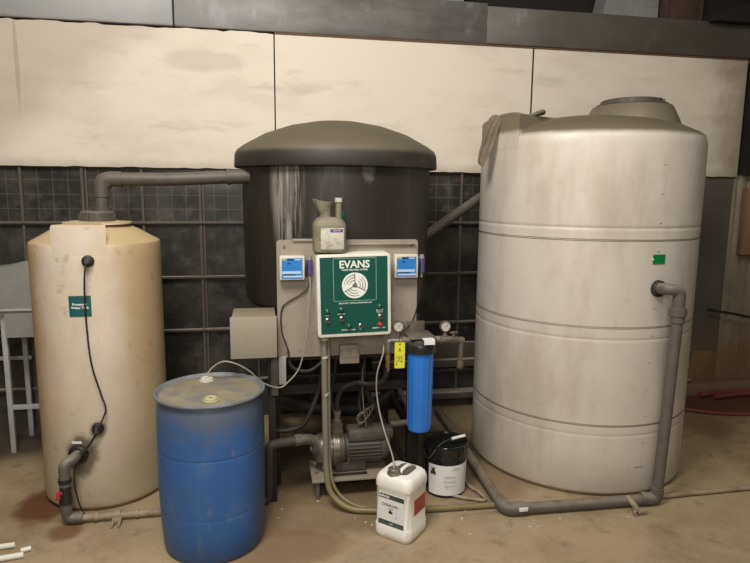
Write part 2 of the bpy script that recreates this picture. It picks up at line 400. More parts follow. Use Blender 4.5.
def text(name, s, size, m, parent, pos, rz=0.0, align='CENTER', bold=0.0, ext=.0004, sx=1.0, ry=0.0):
    """upright lettering facing -y, rotated by rz about z, centred at pos (world, before the thing's rotation)"""
    cu = bpy.data.curves.new(name, 'FONT'); cu.body = s; cu.size = size; cu.align_x = align; cu.align_y = 'CENTER'
    cu.extrude = ext; cu.offset = bold; cu.resolution_u = 3
    tmp = bpy.data.objects.new('tmp', cu); C.objects.link(tmp)
    dg = bpy.context.evaluated_depsgraph_get(); me = bpy.data.meshes.new_from_object(tmp.evaluated_get(dg))
    bpy.data.objects.remove(tmp); bpy.data.curves.remove(cu)
    mw = Matrix.Translation(Vector(pos) - WL[parent]) @ Matrix.Rotation(rz, 4, 'Z') @ Matrix.Rotation(PI / 2, 4, 'X') @ Matrix.Rotation(ry, 4, 'Z') @ Matrix.Diagonal((sx, 1, 1, 1))
    me.transform(mw); me.materials.clear(); me.materials.append(M[m]); me.name = name
    return link(name, me, parent)

# ================================================================== SETTING
W = 5.07
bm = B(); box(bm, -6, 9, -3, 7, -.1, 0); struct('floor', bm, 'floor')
# wall: masonry below and behind the windows, sheet at the right, dark above
bm = B(); box(bm, -6, 4.05, W + .06, W + .25, 0, 3.15); box(bm, -6, 4.05, W - .0, W + .06, 0, .13); struct('wall_back', bm, 'dark_wall')
bm = B(); box(bm, 4.05, 4.40, W - .005, W + .06, 0, 2.105); struct('trim_1', bm, 'dark_sheet')
# corrugated sheet right
bm = B(); prof = []; x = 4.40
while x < 7.0:
    prof += [(x, W + .0), (x + .035, W + .0), (x + .05, W + .03), (x + .085, W + .03)]; x += .10
lo = [bm.verts.new((a, b, .0)) for a, b in prof]; hi = [bm.verts.new((a, b, 3.9)) for a, b in prof]
for i in range(len(prof) - 1): bm.faces.new((lo[i], lo[i + 1], hi[i + 1], hi[i]))
struct('wall_right', bm, 'corrugated', smooth=False)
bm = B(); box(bm, 4.0, 9, W + .1, W + .25, 0, 4.2); struct('trim_2', bm, 'black')
bm = B(); box(bm, 4.455, 4.60, W - .08, W + .02, 2.13, 3.15); struct('trim_3', bm, 'black')
# upper wall, painted black for the dark void above the band
bm = B(); box(bm, -6, 9, 5.45, 5.6, 3.1, 4.6); struct('wall_upper', bm, 'black')
# white boards
for k, (a, b) in enumerate([(-6.0, -2.105), (-2.10, .093), (.104, 2.287), (2.303, 4.405)]):
    bm = B(); nseg = 40; zt = [3.162 + random.uniform(-.006, .008) for _ in range(nseg + 1)]; zb = [2.107 + random.uniform(-.004, .003) for _ in range(nseg + 1)]
    pts = [(a + (b - a) * i / nseg, zb[i]) for i in range(nseg + 1)] + [(a + (b - a) * i / nseg, zt[i]) for i in range(nseg, -1, -1)]
    prism(bm, pts, W - .035, W - .01, 'xz'); struct('trim_%d' % (4 + k), bm, 'wall_panel', smooth=False)
bm = B(); box(bm, .090, .107, W - .030, W + .001, 2.11, 3.16); box(bm, 2.284, 2.305, W - .030, W, 2.11, 3.16); struct('trim_8', bm, 'black')
# sheet-metal band above the boards, three lapped lengths
for k, (a, b, zt, yo) in enumerate([(-6, -.665, 3.85, -.05), (-.655, 1.865, 3.50, -.045), (1.86, 4.9, 3.475, -.055)]):
    bm = B(); box(bm, a, b, W + yo, W + .35, 3.175, zt, .006); struct('trim_%d' % (9 + k), bm, 'sheet')
bm = B(); box(bm, .10, 4.4, W - .04, W - .005, 3.158, 3.178); struct('trim_12', bm, 'rust_edge')
# things above the band
bm = B(); box(bm, -.6, 1.70, W + .1, W + .3, 3.50, 3.9); struct('trim_13', bm, 'upper_grey')
bm = B(); prism(bm, [(2.98, 3.46), (3.54, 3.46), (3.54, 4.0), (3.10, 4.0)], W + .1, W + .3, 'xz'); box(bm, 3.9, 4.4, W + .2, W + .3, 3.46, 4.0); struct('trim_14', bm, 'upper_grey')
bm = B(); box(bm, 3.56, 3.90, W + .02, W + .3, 3.47, 4.2, .01); box(bm, 3.53, 3.58, W + .0, W + .05, 3.47, 4.2); box(bm, 3.88, 3.92, W, W + .05, 3.47, 4.2); struct('trim_15', bm, 'brown_col')
bm = B(); prism(bm, [(3.94, 3.46), (4.65, 3.46), (4.9, 3.80), (4.35, 3.645), (3.94, 3.53)], W - .15, W + .05, 'xz'); struct('trim_16', bm, 'black')
# steel windows
bm = B(); box(bm, -6, 4.05, W + .02, W + .03, .13, 3.1); win = struct('window_1', bm, 'glass')
bm = B()
zs = [2.112, 1.667, 1.221, .776, .33]
for z in zs: box(bm, -5.9, 4.05, W - .030, W + .02, z - .003, z + .011); 
for z in zs: box(bm, -5.9, 4.05, W - .004, W + .018, z - .016, z - .002)  # strips added to draw the shadow line under each bar
for k in range(-12, 11):
    x = -.512 + .442 * k; box(bm, x - .010, x + .010, W - .008, W + .02, .13, 2.12)
    if k % 2 == 0: box(bm, x + .018, x + .034, W + .0, W + .02, .13, 2.12)
struct('window_frame', bm, 'muntin', win, smooth=False)
bm = B(); box(bm, .9, 4.05, W - .10, W - .0, .385, .455, .01); box(bm, .9, 4.05, W - .13, W - .0, .10, .16, .01); box(bm, .9, 4.05, W - .05, W, .455, .60, .01)
struct('trim_17', bm, 'muntin')

# ================================================================== BIG WHITE TANK
BX, BY, BR = 2.277, 4.008, .749
t = thing('storage_tank', (BX, BY, 0), 'off-white ribbed cylindrical plastic tank with dusty domed top, largest of the three', 'tank')
bm = B()
prof = [(0, .005), (BR - .02, .005), (BR, .03)]
def groove(z, d=.012, w=.007): return [(BR, z - w - .016), (BR, z - w), (BR - d, z - w * .3), (BR - d, z + w * .3), (BR, z + w), (BR, z + w + .016)]
for z, d in ((.412, .0016), (.479, .0055), (1.037, .0022), (1.114, .0045), (1.655, .0055), (1.729, .003)): prof += groove(z, d)
prof += [(BR, 2.235), (BR - .003, 2.275), (BR - .016, 2.312), (BR - .05, 2.338), (.60, 2.385), (.45, 2.425), (.25, 2.455), (0, 2.46)]
lathe(bm, BX, BY, prof, 128)
def lug(bm, cx, cy, a0, a1, r0, r1, z0, z1, n=20):
    A = [a0 + (a1 - a0) * k / n for k in range(n + 1)]
    P_ = lambda r, a, z: bm.verts.new((cx + r * math.cos(a), cy + r * math.sin(a), z))
    o0 = [P_(r1, a, z0) for a in A]; o1 = [P_(r1, a, z1 - .012) for a in A]; o2 = [P_(r1 - .012, a, z1) for a in A]; i1 = [P_(r0, a, z1 + .004) for a in A]; i0 = [P_(r0, a, z0) for a in A]
    for k in range(n):
        for p, q in ((o0, o1), (o1, o2), (o2, i1)): bm.faces.new((p[k], p[k + 1], q[k + 1], q[k]))
    for k in (0, n): bm.faces.new([o0[k], o1[k], o2[k], i1[k], i0[k]])
lug(bm, BX, BY, math.radians(150), math.radians(206), .30, BR + .001, 2.22, 2.43)
obj('tank_body', bm, 'big_poly', t)
bm = B(); MX, MY = 2.590, 4.0
lathe(bm, MX, MY, [(.345, 2.37), (.315, 2.45), (.275, 2.53), (.265, 2.545), (.23, 2.552), (0, 2.555)], 64); obj('manway_neck', bm, 'big_poly', t)
bm = B(); lathe(bm, MX, MY, [(.240, 2.552), (.240, 2.560), (.206, 2.562), (.203, 2.590), (.185, 2.594), (0, 2.592)], 48)
box(bm, MX - .04, MX + .03, MY - .06, MY + .06, 2.588, 2.612, .008)
for k in range(16):
    a = 2 * PI * k / 16; box(bm, -.018, .018, -.008, .012, 2.563, 2.586, M4=Matrix.Translation((MX, MY, 0)) @ Matrix.Rotation(a, 4, 'Z') @ Matrix.Translation((0, -.205, 0)))
obj('manway_lid', bm, 'pipe_top', t)
bm = B()
for k in range(11):                                    # moulded volume marks
    bm = B(); a = math.radians(275.4); z = .36 + k * .175; sector(bm, BX, BY, BR - .002, a, a + .028, z, z + .006, .004, 4); obj('volume_mark', bm, 'mark', t)
bm = B(); sector(bm, BX, BY, BR - .001, math.radians(272.0), math.radians(277), .20, .210, .004, 6); obj('volume_mark', bm, 'mark', t)
bm = B(); a = math.atan2(3.265 - BY, 2.369 - BX)
sgn = tag(obj('tank_sign', (sector(bm, BX, BY, BR + .001, a - .062, a + .058, 1.513, 1.571, .003, 8), bm)[1], 'green_sign', loc=(2.369, 3.265, 1.54)), 'small blank green rectangular sign high on the big white tank', 'sign')
bm = B(); lathe(bm, 0, 0, [(0, 0), (.006, 0), (.006, .002), (0, .002)], 10, (0, -1, 0), (2.322, 3.2565, 1.542)); obj('rivet', bm, 'white_ink', sgn)

# drop pipe from the big tank, floor run and corner
t = thing('drain_pipe', (2.41, 3.18, 0), 'thick grey pipe dropping down the big white tank to a floor run', 'pipe')
bm = B(); PY = 3.175
pts = [(2.368, 3.272, 1.362), (2.378, PY - .01, 1.372), (2.446, PY - .02, 1.362), (2.446, PY - .02, 1.24)]
tube(bm, fillet(pts, .05, 8), .036, 24); obj('elbow', bm, 'pipe_grey', t)
bm = B(); cyl(bm, (2.446, PY - .02, 1.245), (2.446, PY - .02, 1.262), .046); cyl(bm, (2.446, PY - .02, 1.21), (2.446, PY - .02, 1.25), .050, 12); cyl(bm, (2.446, PY - .02, 1.17), (2.446, PY - .02, 1.215), .042)
obj('union', bm, 'pipe_grey', t)
bm = B(); lathe(bm, 0, 0, [(.0, 0), (.052, 0), (.052, .02), (.044, .028), (.038, .028)], 12, (.13, -.97, 0), (2.372, 3.262, 1.362)); obj('flange', bm, 'rubber', t)
bm = B(); tube(bm, fillet([(2.446, PY - .02, 1.18), (2.425, 3.152, .60), (2.400, 3.145, .085)], .1), .034, 24); obj('riser', bm, 'pipe_grey', t)
bm = B(); tube(bm, fillet([(2.400, 3.145, .115), (2.396, 3.145, .042), (2.31, 3.147, .042)], .05, 8), .040, 24)
cyl(bm, (2.33, 3.147, .042), (2.29, 3.15, .042), .042); obj('elbow', bm, 'pipe_grey', t)
bm = B(); tube(bm, [(2.32, 3.147, .038), (1.47, 3.17, .038)], .034, 24); obj('floor_run', bm, 'pipe_grey', t)
bm = B(); tube(bm, fillet([(1.52, 3.168, .042), (1.405, 3.17, .042), (1.405, 3.29, .042)], .075, 8), .041, 24); obj('elbow', bm, 'pipe_grey', t)
bm = B(); box(bm, 1.47, 1.525, 3.120, 3.130, .045, .068, .002); obj('sticker', bm, 'label_white', t)
bm = B(); tube(bm, [(1.405, 3.27, .038), (1.425, 3.75, .038), (1.46, 4.35, .038), (1.47, 4.85, .038)], .035, 24); obj('back_run', bm, 'pipe_grey', t)
t = thing('drain_cock', (2.20, 3.08, 0), 'small dusty grey drain cock on the floor pipe beside its right-hand elbow', 'valve')
bm = B(); cyl(bm, (2.20, 3.15, .060), (2.20, 3.06, .045), .017); obj('body', bm, 'pipe_tan', t)
bm = B(); box(bm, 2.17, 2.26, 3.03, 3.045, .015, .035, .004); box(bm, 2.18, 2.20, 3.03, 3.065, .0, .065, .004); obj('handle', bm, 'pipe_tan', t)

# rag on the big tank
bm = B(); n = 14
for half in (0,):
    path = [(1.56, 3.90, 2.447), (1.515, 3.90, 2.435), (1.485, 3.89, 2.36), (1.462, 3.88, 2.27), (1.43, 3.875, 2.19), (1.41, 3.87, 2.13)]
    wid = [.07, .08, .07, .075, .06, .02]
    rows = []
    for i, (p, w) in enumerate(zip(path, wid)):
        rows.append([bm.verts.new((p[0] + (k / n - .5) * w * .8 + .004 * math.sin(k * 1.3 + i), p[1] + .010 * math.sin(k * 1.1 + i * .8) - .05 * (k / n), p[2] + (-.03 * (k / n) if i > 0 else .0) + .008 * math.sin(k + i))) for k in range(n + 1)])
    for a_, b_ in zip(rows, rows[1:]):
        for k in range(n): bm.faces.new((a_[k], a_[k + 1], b_[k + 1], b_[k]))
o = tag(obj('rag', bm, 'rag', loc=(1.45, 3.88, 2.12)), 'crumpled dusty rag hanging over the left shoulder of the big white tank', 'rag')
s = o.modifiers.new('s', 'SOLIDIFY'); s.thickness = .006; s = o.modifiers.new('u', 'SUBSURF'); s.levels = 1; s.render_levels = 2
bm = B(); tube(bm, smoothpath([(1.55, 3.86, 2.435), (1.62, 3.80, 2.445), (1.70, 3.76, 2.43), (1.78, 3.74, 2.46), (1.80, 3.76, 2.45), (1.74, 3.78, 2.44)], 6), .012, 8)
tag(obj('rope_end', bm, 'rag', loc=(1.66, 3.78, 2.43)), 'short dusty twist of rope lying on the shoulder of the big white tank', 'rope')

# ================================================================== CREAM TANK
LX, LY, LR = -1.04, 3.997, .378
t = thing('process_tank', (LX, LY, 0), 'yellowed cream cylindrical plastic tank, smallest and leftmost of the tanks', 'tank')
bm = B()
lathe(bm, LX, LY, [(0, .004), (LR - .02, .004), (LR, .03), (LR, .8), (LR, 1.52), (LR, 1.60), (LR - .004, 1.614), (LR - .020, 1.626), (LR - .030, 1.630), (.25, 1.688), (.14, 1.738), (.0, 1.742)], 96)
lug(bm, LX, LY, math.radians(246.5), math.radians(292.5), .115, LR + .0004, 1.56, 1.730)
obj('tank_body', bm, 'yellow_poly', t)
bm = B(); cx, cy = LX + .020, LY - .02
lathe(bm, cx, cy, [(.05, 1.735), (.098, 1.738), (.098, 1.790), (.090, 1.80), (0, 1.802)], 48)
for k in range(20):
    a = 2 * PI * k / 20; box(bm, -.007, .007, -.006, .006, 1.74, 1.785, M4=Matrix.Translation((cx, cy, 0)) @ Matrix.Rotation(a, 4, 'Z') @ Matrix.Translation((0, -.099, 0)))
obj('screw_cap', bm, 'pipe_top', t)
bm = B(); lathe(bm, cx, cy, [(.15, 1.728), (.20, 1.722), (.20, 1.732), (.12, 1.738)], 40); obj('neck_ring', bm, 'yellow_poly', t)
bm = B(); sector(bm, LX, LY, LR, math.radians(253.5), math.radians(262.5), .438, .452, .003, 6); obj('white_strip', bm, 'white_ink', t)

def bulkhead(name, cx, cy, z, a, label, r=.034):
    d = Vector((math.cos(a), math.sin(a), 0)); p = Vector((cx, cy, z)) + d * (LR - .003)
    t = thing(name, tuple(p), label, 'fitting')
    bm = B(); lathe(bm, 0, 0, [(0, 0), (r, 0), (r, .014), (r * .75, .018), (r * .7, .04), (r * .35, .045), (0, .045)], 12, tuple(d), tuple(p)); obj('nut', bm, 'rubber', t)
    bm = B(); cyl(bm, p + d * .04, p + d * .062, r * .35, 12); obj('gland', bm, 'pipe_top', t)
    return p + d * .058
aT = math.atan2(3.622 - LY, -.993 - LX); aM = math.atan2(3.622 - LY, -.995 - LX + .0)
pT = bulkhead('cable_gland', LX, LY, 1.528, aT, 'black cable gland near the top of the cream tank, above the teal sign')
pM = bulkhead('cable_gland', LX, LY, .530, aM, 'black cable gland low on the cream tank, just above the drain elbow')
bm = B(); tube(bm, smoothpath([pT, (pT.x - .012, pT.y - .012, 1.45), (-1.019, 3.605, 1.245), (-1.007, 3.605, .95), (-.965, 3.608, .75), (-.940, 3.60, .66), (-.955, 3.59, .60), pM, (-1.04, 3.585, .44), (-1.10, 3.56, .36), (-1.118, 3.535, .26), (-1.105, 3.54, .12), (-1.075, 3.54, .03)], 8), .0052, 8)
tag(obj('sensor_cable', bm, 'rubber', loc=(-1.0, 3.6, .03)), 'thin black cable running down the front of the cream tank between its two glands', 'cable')
bm = B(); tube(bm, smoothpath([(pM.x, pM.y, .525), (-1.03, 3.59, .455), (-1.09, 3.57, .40), (-1.13, 3.545, .40)], 8), .005, 8)
tag(obj('cable_loop', bm, 'rubber', loc=(-1.07, 3.57, .4)), 'short black cable from the lower gland to the flange on the cream tank', 'cable')
# teal sign
t = thing('tank_sign', (-1.05, 3.62, 1.268), 'small teal sign with white lettering on the cream tank', 'sign')
bm = B(); sector(bm, LX, LY, LR + .001, math.radians(259.5), math.radians(277.6), 1.208, 1.328, .003, 10); obj('plate', bm, 'teal', t)
text('lettering', 'Processed', .0185, 'white_ink', t, (-1.051, 3.6125, 1.279), .04, bold=.0006)
text('lettering', 'Water Tank', .0185, 'white_ink', t, (-1.049, 3.6125, 1.259), .04, bold=.0006)

# drain assembly of the cream tank
t = thing('drain_elbow', (-1.15, 3.52, 0), 'dark grey drain pipe with red valve handle at the foot of the cream tank', 'pipe')
d = Vector((-.2, -.98, 0)).normalized()
bm = B(); lathe(bm, 0, 0, [(0, 0), (.058, 0), (.058, .02), (.045, .03), (.04, .03)], 12, tuple(d), (-1.11, 3.632, .375)); obj('flange', bm, 'rubber', t)
bm = B(); tube(bm, fillet([(-1.112, 3.62, .375), (-1.118, 3.53, .383), (-1.155, 3.50, .37), (-1.157, 3.50, .24)], .06, 8), .032, 24); obj('elbow', bm, 'pipe_grey', t)
bm = B(); cyl(bm, (-1.157, 3.5, .285), (-1.157, 3.5, .262), .037, 12); cyl(bm, (-1.157, 3.5, .27), (-1.159, 3.5, .14), .031); cyl(bm, (-1.159, 3.5, .16), (-1.160, 3.5, .135), .036, 12); obj('valve_body', bm, 'rubber', t)
bm = B(); cyl(bm, (-1.16, 3.50, .21), (-1.185, 3.455, .205), .011, 12); box(bm, -1.192, -1.170, 3.44, 3.458, .180, .228, .005); obj('valve_handle', bm, 'red', t)
bm = B(); tube(bm, fillet([(-1.160, 3.5, .16), (-1.158, 3.50, .036), (-1.07, 3.50, .036)], .05, 8), .032, 24); obj('elbow', bm, 'pipe_grey', t)
bm = B(); tube(bm, fillet([(-1.09, 3.50, .034), (-.66, 3.503, .030), (-.01, 3.55, .030)], .05, 8), .020, 20); obj('floor_run', bm, 'pipe_tan', t)
bm = B(); tube(bm, fillet([(-.06, 3.53, .032), (-.008, 3.55, .034), (.0, 3.55, .385), (.20, 3.62, .375)], .05, 8), .030, 20); obj('riser', bm, 'pipe_dark', t)
bm = B(); cyl(bm, (-1.01, 3.50, .033), (-.985, 3.50, .033), .025); obj('coupling', bm, 'pipe_tan', t)
bm = B(); cyl(bm, (-.78, 3.503, .032), (-.765, 3.503, .032), .024); obj('coupling', bm, 'pipe_tan', t)
t = thing('pipe_bracket', (-.875, 3.48, 0), 'small tan pipe clip with two feet on the floor pipe by the cream tank', 'bracket')
bm = B(); cyl(bm, (-.895, 3.50, .034), (-.865, 3.50, .034), .027); obj('clip', bm, 'pipe_tan', t)
bm = B(); box(bm, -.905, -.89, 3.41, 3.47, 0, .022, .004); box(bm, -.868, -.853, 3.41, 3.47, 0, .022, .004); box(bm, -.905, -.853, 3.45, 3.48, .004, .035, .004); obj('foot', bm, 'pipe_tan', t)

# transfer pipe over to the black tank
t = thing('transfer_pipe', (-1.015, 3.977, 1.79), 'thick dark grey overhead pipe from the cream tank cap across to the black tank', 'pipe')
bm = B(); tube(bm, fillet([(-.992, 3.977, 1.79), (-.985, 3.98, 1.994), (-.58, 3.99, 1.998), (-.10, 4.03, 2.024)], .10, 10), .041, 28); obj('pipe_run', bm, 'pipe_top', t)
bm = B(); cyl(bm, (-.991, 3.978, 1.80), (-.991, 3.978, 1.82), .056, 28); obj('collar', bm, 'pipe_top', t)
bm = B(); tube(bm, fillet([(-.988, 3.98, 1.885), (-.985, 3.98, 1.994), (-.865, 3.984, 1.996)], .10, 10), .047, 28); obj('elbow', bm, 'pipe_top', t)
bm = B(); cyl(bm, (-.235, 4.018, 2.017), (-.215, 4.02, 2.018), .050, 28); cyl(bm, (-.216, 4.02, 2.018), (-.09, 4.03, 2.025), .046, 28); obj('union', bm, 'pipe_top', t)

# ================================================================== BLACK TANK + STAND
KX, KY, KR = .505, 4.27, .655
t = thing('mixing_tank', (KX, KY, 1.14), 'black cylindrical tank with wide domed lid raised between the two pale tanks', 'tank')
bm = B(); lathe(bm, KX, KY, [(0, 1.14), (KR - .12, 1.14), (KR - .05, 1.16), (KR - .015, 1.20), (KR - .01, 1.3), (KR, 2.12)], 96); obj('tank_body', bm, 'black_poly', t)
bm = B(); lathe(bm, KX, KY, [(KR, 2.09), (.700, 2.088), (.704, 2.10), (.699, 2.175), (.685, 2.205), (.64, 2.238), (.50, 2.315), (.34, 2.370), (.18, 2.402), (0, 2.412)], 96); obj('lid', bm, 'black_lid', t)
t = thing('tank_stand', (KX, KY, 0), 'dark steel frame stand carrying the black tank', 'stand')
bm = B(); box(bm, KX - .5, KX + .5, KY - .5, KY + .5, 1.08, 1.135, .01); obj('deck', bm, 'dark_steel', t)
for sx in (-1, 1):
    for sy in (-1, 1):
        bm = B(); box(bm, KX + sx * .46 - .03, KX + sx * .46 + .03, KY + sy * .46 - .03, KY + sy * .46 + .03, 0, 1.09, .004); obj('leg', bm, 'dark_steel', t)
bm = B(); box(bm, KX - .46, KX + .46, KY - .48, KY - .44, .62, .68); box(bm, KX - .46, KX + .46, KY + .44, KY + .48, .3, .36)
for sx in (-1, 1): box(bm, KX + sx * .46 - .02, KX + sx * .46 + .02, KY - .46, KY + .46, .3, .36)
obj('cross_bar', bm, 'dark_steel', t)
bm = B(); tube(bm, [(.92, KY - .47, .10), (.62, KY - .47, .66)], .022, 8); obj('diagonal_brace', bm, 'dark_steel', t)
bm = B(); tube(bm, [(1.06, 4.45, 1.50), (1.68, 4.52, 1.905)], .036, 20); cyl(bm, (1.09, 4.453, 1.52), (1.05, 4.45, 1.493), .045)
tag(obj('overflow_pipe', bm, 'pipe_top', loc=(1.06, 4.45, 1.5)), 'dark grey sloping pipe linking the black tank to the big white tank', 'pipe')
bm = B()
tube(bm, smoothpath([(.04, 4.6, .30), (.30, 4.3, .34), (.7, 4.35, .28), (1.0, 4.5, .34)], 6), .05, 12)
tag(obj('corrugated_hose', bm, 'rubber', loc=(.5, 4.4, .25)), 'black hose slung through the dark frame under the black tank', 'hose')

# ================================================================== CONTROL STAND (backplate)
t = thing('equipment_stand', (.5, 3.58, 0), 'taupe metal backplate on two dark uprights in front of the black tank', 'stand')
bm = B(); prism(bm, rrect(.856, .712, .02, 4, .493, 1.292), 3.55, 3.562, 'xz'); obj('backplate', bm, 'panel', t)
bm = B(); box(bm, .16, .34, 3.538, 3.55, 1.64, 1.655, .002); obj('top_rail', bm, 'panel', t)
bm = B(); box(bm, .30, .90, 3.53, 3.55, 1.618, 1.628, .002); obj('top_rail', bm, 'panel', t)
for x in (.025, .975):
    bm = B(); box(bm, x - .022, x + .022, 3.562, 3.60, 0, .965, .003); obj('upright', bm, 'dark_steel', t)
bm = B(); box(bm, .0, 1.0, 3.60, 3.635, .90, .945, .003); obj('cross_rail', bm, 'dark_steel', t)
bm = B(); box(bm, .068, .112, 3.54, 3.547, .77, .945, .002); obj('white_bracket', bm, 'table_white', t)
bm = B(); box(bm, .022, .064, 3.545, 3.56, .70, .93, .002); obj('grey_bracket', bm, 'pipe_grey', t)
for i, (x, z) in enumerate([(.11, 1.61), (.88, 1.61), (.12, .97), (.60, 1.62)]):
    bm = B(); cyl(bm, (x, 3.551, z), (x, 3.542, z), .008, 8); obj('bolt', bm, 'galv', t)

# junction box
t = thing('junction_box', (-.076, 3.5, .974), 'plain beige metal junction box mounted left of the backplate above the blue drum', 'box')
bm = B(); box(bm, -.196, .052, 3.395, 3.68, .992, 1.222, .006); obj('box_body', bm, 'jbox', t)
bm = B(); box(bm, -.203, .058, 3.38, 3.395, .985, 1.228, .004); obj('cover', bm, 'jbox', t)
bm = B(); box(bm, -.196, .052, 3.39, 3.66, .974, .990, .003); obj('bottom_seam', bm, 'rubber', t)
bm = B(); box(bm, -.10, .0, 3.68, 3.70, .90, 1.10, .003); obj('mount', bm, 'dark_steel', t)

# EVANS control panel
EX, EZ, EY = .507, 1.333, 3.40
t = thing('control_panel', (EX, EY, EZ), 'white-edged control box with a dark green face reading EVANS, mounted on the backplate', 'control panel')
bm = B()
secs = [(rrect(.438, .488, .02, 5, EX, EZ), EY + .148), (rrect(.438, .488, .02, 5, EX, EZ), EY + .012), (rrect(.432, .482, .018, 5, EX, EZ), EY + .002), (rrect(.420, .470, .016, 5, EX, EZ), EY)]
R_ = [[bm.verts.new((x, y, z)) for x, z in s] for s, y in secs]
for a_, b_ in zip(R_, R_[1:]):
    for k in range(len(a_)): bm.faces.new((a_[k], a_[(k + 1) % len(a_)], b_[(k + 1) % len(a_)], b_[k]))
bm.faces.new(R_[0]); bm.faces.new(R_[-1][::-1]); obj('enclosure', bm, 'evans_white', t)
bm = B(); box(bm, EX - .198, EX + .198, EY - .002, EY + .002, EZ - .222, EZ + .228, .0); face = obj('face_overlay', bm, 'evans_green', t)
F = EY - .0024
bm = B(); x0, x1, z0, z1, w = EX - .122, EX + .131, EZ - .030, EZ + .222, .0028
box(bm, x0, x1, F - .0006, F, z1 - w, z1); box(bm, x0, x1, F - .0006, F, z0, z0 + w); box(bm, x0, x0 + w, F - .0006, F, z0, z1); box(bm, x1 - w, x1, F - .0006, F, z0, z1)
obj('logo_border', bm, 'pale_green_ink', face)
text('brand_lettering', 'EVANS', .061, 'white_ink', face, (EX + .003, F, EZ + .183), 0, bold=.0015, sx=.98)
text('tagline_lettering', 'WATER TREATMENT SYSTEMS', .0125, 'white_ink', face, (EX + .003, F, EZ + .152), 0, bold=.0003, sx=.90)
text('contact_lettering', '(800) 377-5872   WWW.EVANSTREATMENT.COM', .0105, 'white_ink', face, (EX + .005, F, EZ - .043), 0, bold=.0002, sx=.86)
LZ = EZ + .061; LXc = EX + .004
bm = B(); lathe(bm, 0, 0, [(0, 0), (.076, 0), (.076, .0008), (0, .0008)], 48, (0, -1, 0), (LXc, F, LZ)); obj('logo_disc', bm, 'white_ink', face)
bm = B()
def arc_strip(bm, cx, cz, r, w, a0, a1, y, n=14, taper=True):
    A = [bm.verts.new((cx + (r + w / 2) * math.cos(a0 + (a1 - a0) * k / n), y, cz + (r + w / 2) * math.sin(a0 + (a1 - a0) * k / n))) for k in range(n + 1)]
    Bv = [bm.verts.new((cx + (r - w / 2 * (1 - (k / n if taper else 0) * .9)) * math.cos(a0 + (a1 - a0) * k / n), y, cz + (r - w / 2 * (1 - (k / n if taper else 0) * .9)) * math.sin(a0 + (a1 - a0) * k / n))) for k in range(n + 1)]
    for k in range(n): bm.faces.new((A[k], A[k + 1], Bv[k + 1], Bv[k]))
for k in range(3):                                       # three-lobed swirl of arcs round a small hub
    b0 = math.radians(90 + 120 * k)
    for r, w in ((.061, .0055), (.046, .0055), (.031, .005)): arc_strip(bm, LXc, LZ, r, w, b0, b0 + math.radians(84), F - .0012)
    c, s = math.cos(b0), math.sin(b0); px, pz = -s * .0022, c * .0022
    vs = [bm.verts.new((LXc + c * r + sg * px, F - .0012, LZ + s * r + sg * pz)) for r, sg in ((.008, 1), (.073, 1), (.073, -1), (.008, -1))]; bm.faces.new(vs)
vs = [bm.verts.new((LXc + .017 * math.cos(a), F - .0013, LZ + .017 * math.sin(a))) for a in [math.radians(90 + 120 * k + d) for k in range(3) for d in (-25, 5)]]; bm.faces.new(vs)
obj('logo_swirl', bm, 'logo_grey', face, smooth=False)
def knob(x, z, m1, r=.011, kind='indicator_lamp'):
    bm = B(); lathe(bm, 0, 0, [(0, 0), (r * 1.35, 0), (r * 1.35, .005), (r, .006), (r, .014), (r * .6, .018), (0, .019)], 20, (0, -1, 0), (x, F, z)); obj(kind, bm, m1, t)
fx = lambda px: EX + (px - .5) * .396
fz = lambda pz: EZ - .222 + (1 - pz) * .450
# measured on the face (fractions of its width / height)
for (u, v) in ((.095, .70), (.30, .685), (.875, .66), (.41, .905)): knob(fx(u), fz(v), 'green_lens', .0125)
def selector(u, v):
    x, z = fx(u), fz(v)
    bm = B(); lathe(bm, 0, 0, [(0, 0), (.015, 0), (.015, .006), (.011, .008), (0, .008)], 20, (0, -1, 0), (x, F, z)); s_ = obj('selector_switch', bm, 'chrome', t)
    bm = B(); box(bm, x - .005, x + .005, F - .022, F - .008, z - .010, z + .010, .002, M4=Matrix.Translation((x, 0, z)) @ Matrix.Rotation(.6, 4, 'Y') @ Matrix.Translation((-x, 0, -z))); obj('switch_lever', bm, 'black_plastic', s_)
for u, v in ((.095, .815), (.305, .80), (.885, .795), (.585, .905)): selector(u, v)
knob(fx(.875), fz(.90), 'red', .0105, 'stop_button')
for s_, u, v, z_ in (('PUMP', .095, .755, .009), ('AUTO OFF', .30, .742, .009), ('ALARM', .875, .71, .013), ('SILENCE', .875, .735, .010), ('CONTROL   POWER', .40, .955, .009), ('AIR', .585, .955, .009), ('EMERGENCY STOP', .86, .947, .009)):
    text('switch_lettering', s_, z_, 'white_ink', face, (fx(u), F, fz(v)), 0, bold=.0002)
t.rotation_euler = (0, math.radians(-1.2), 0)

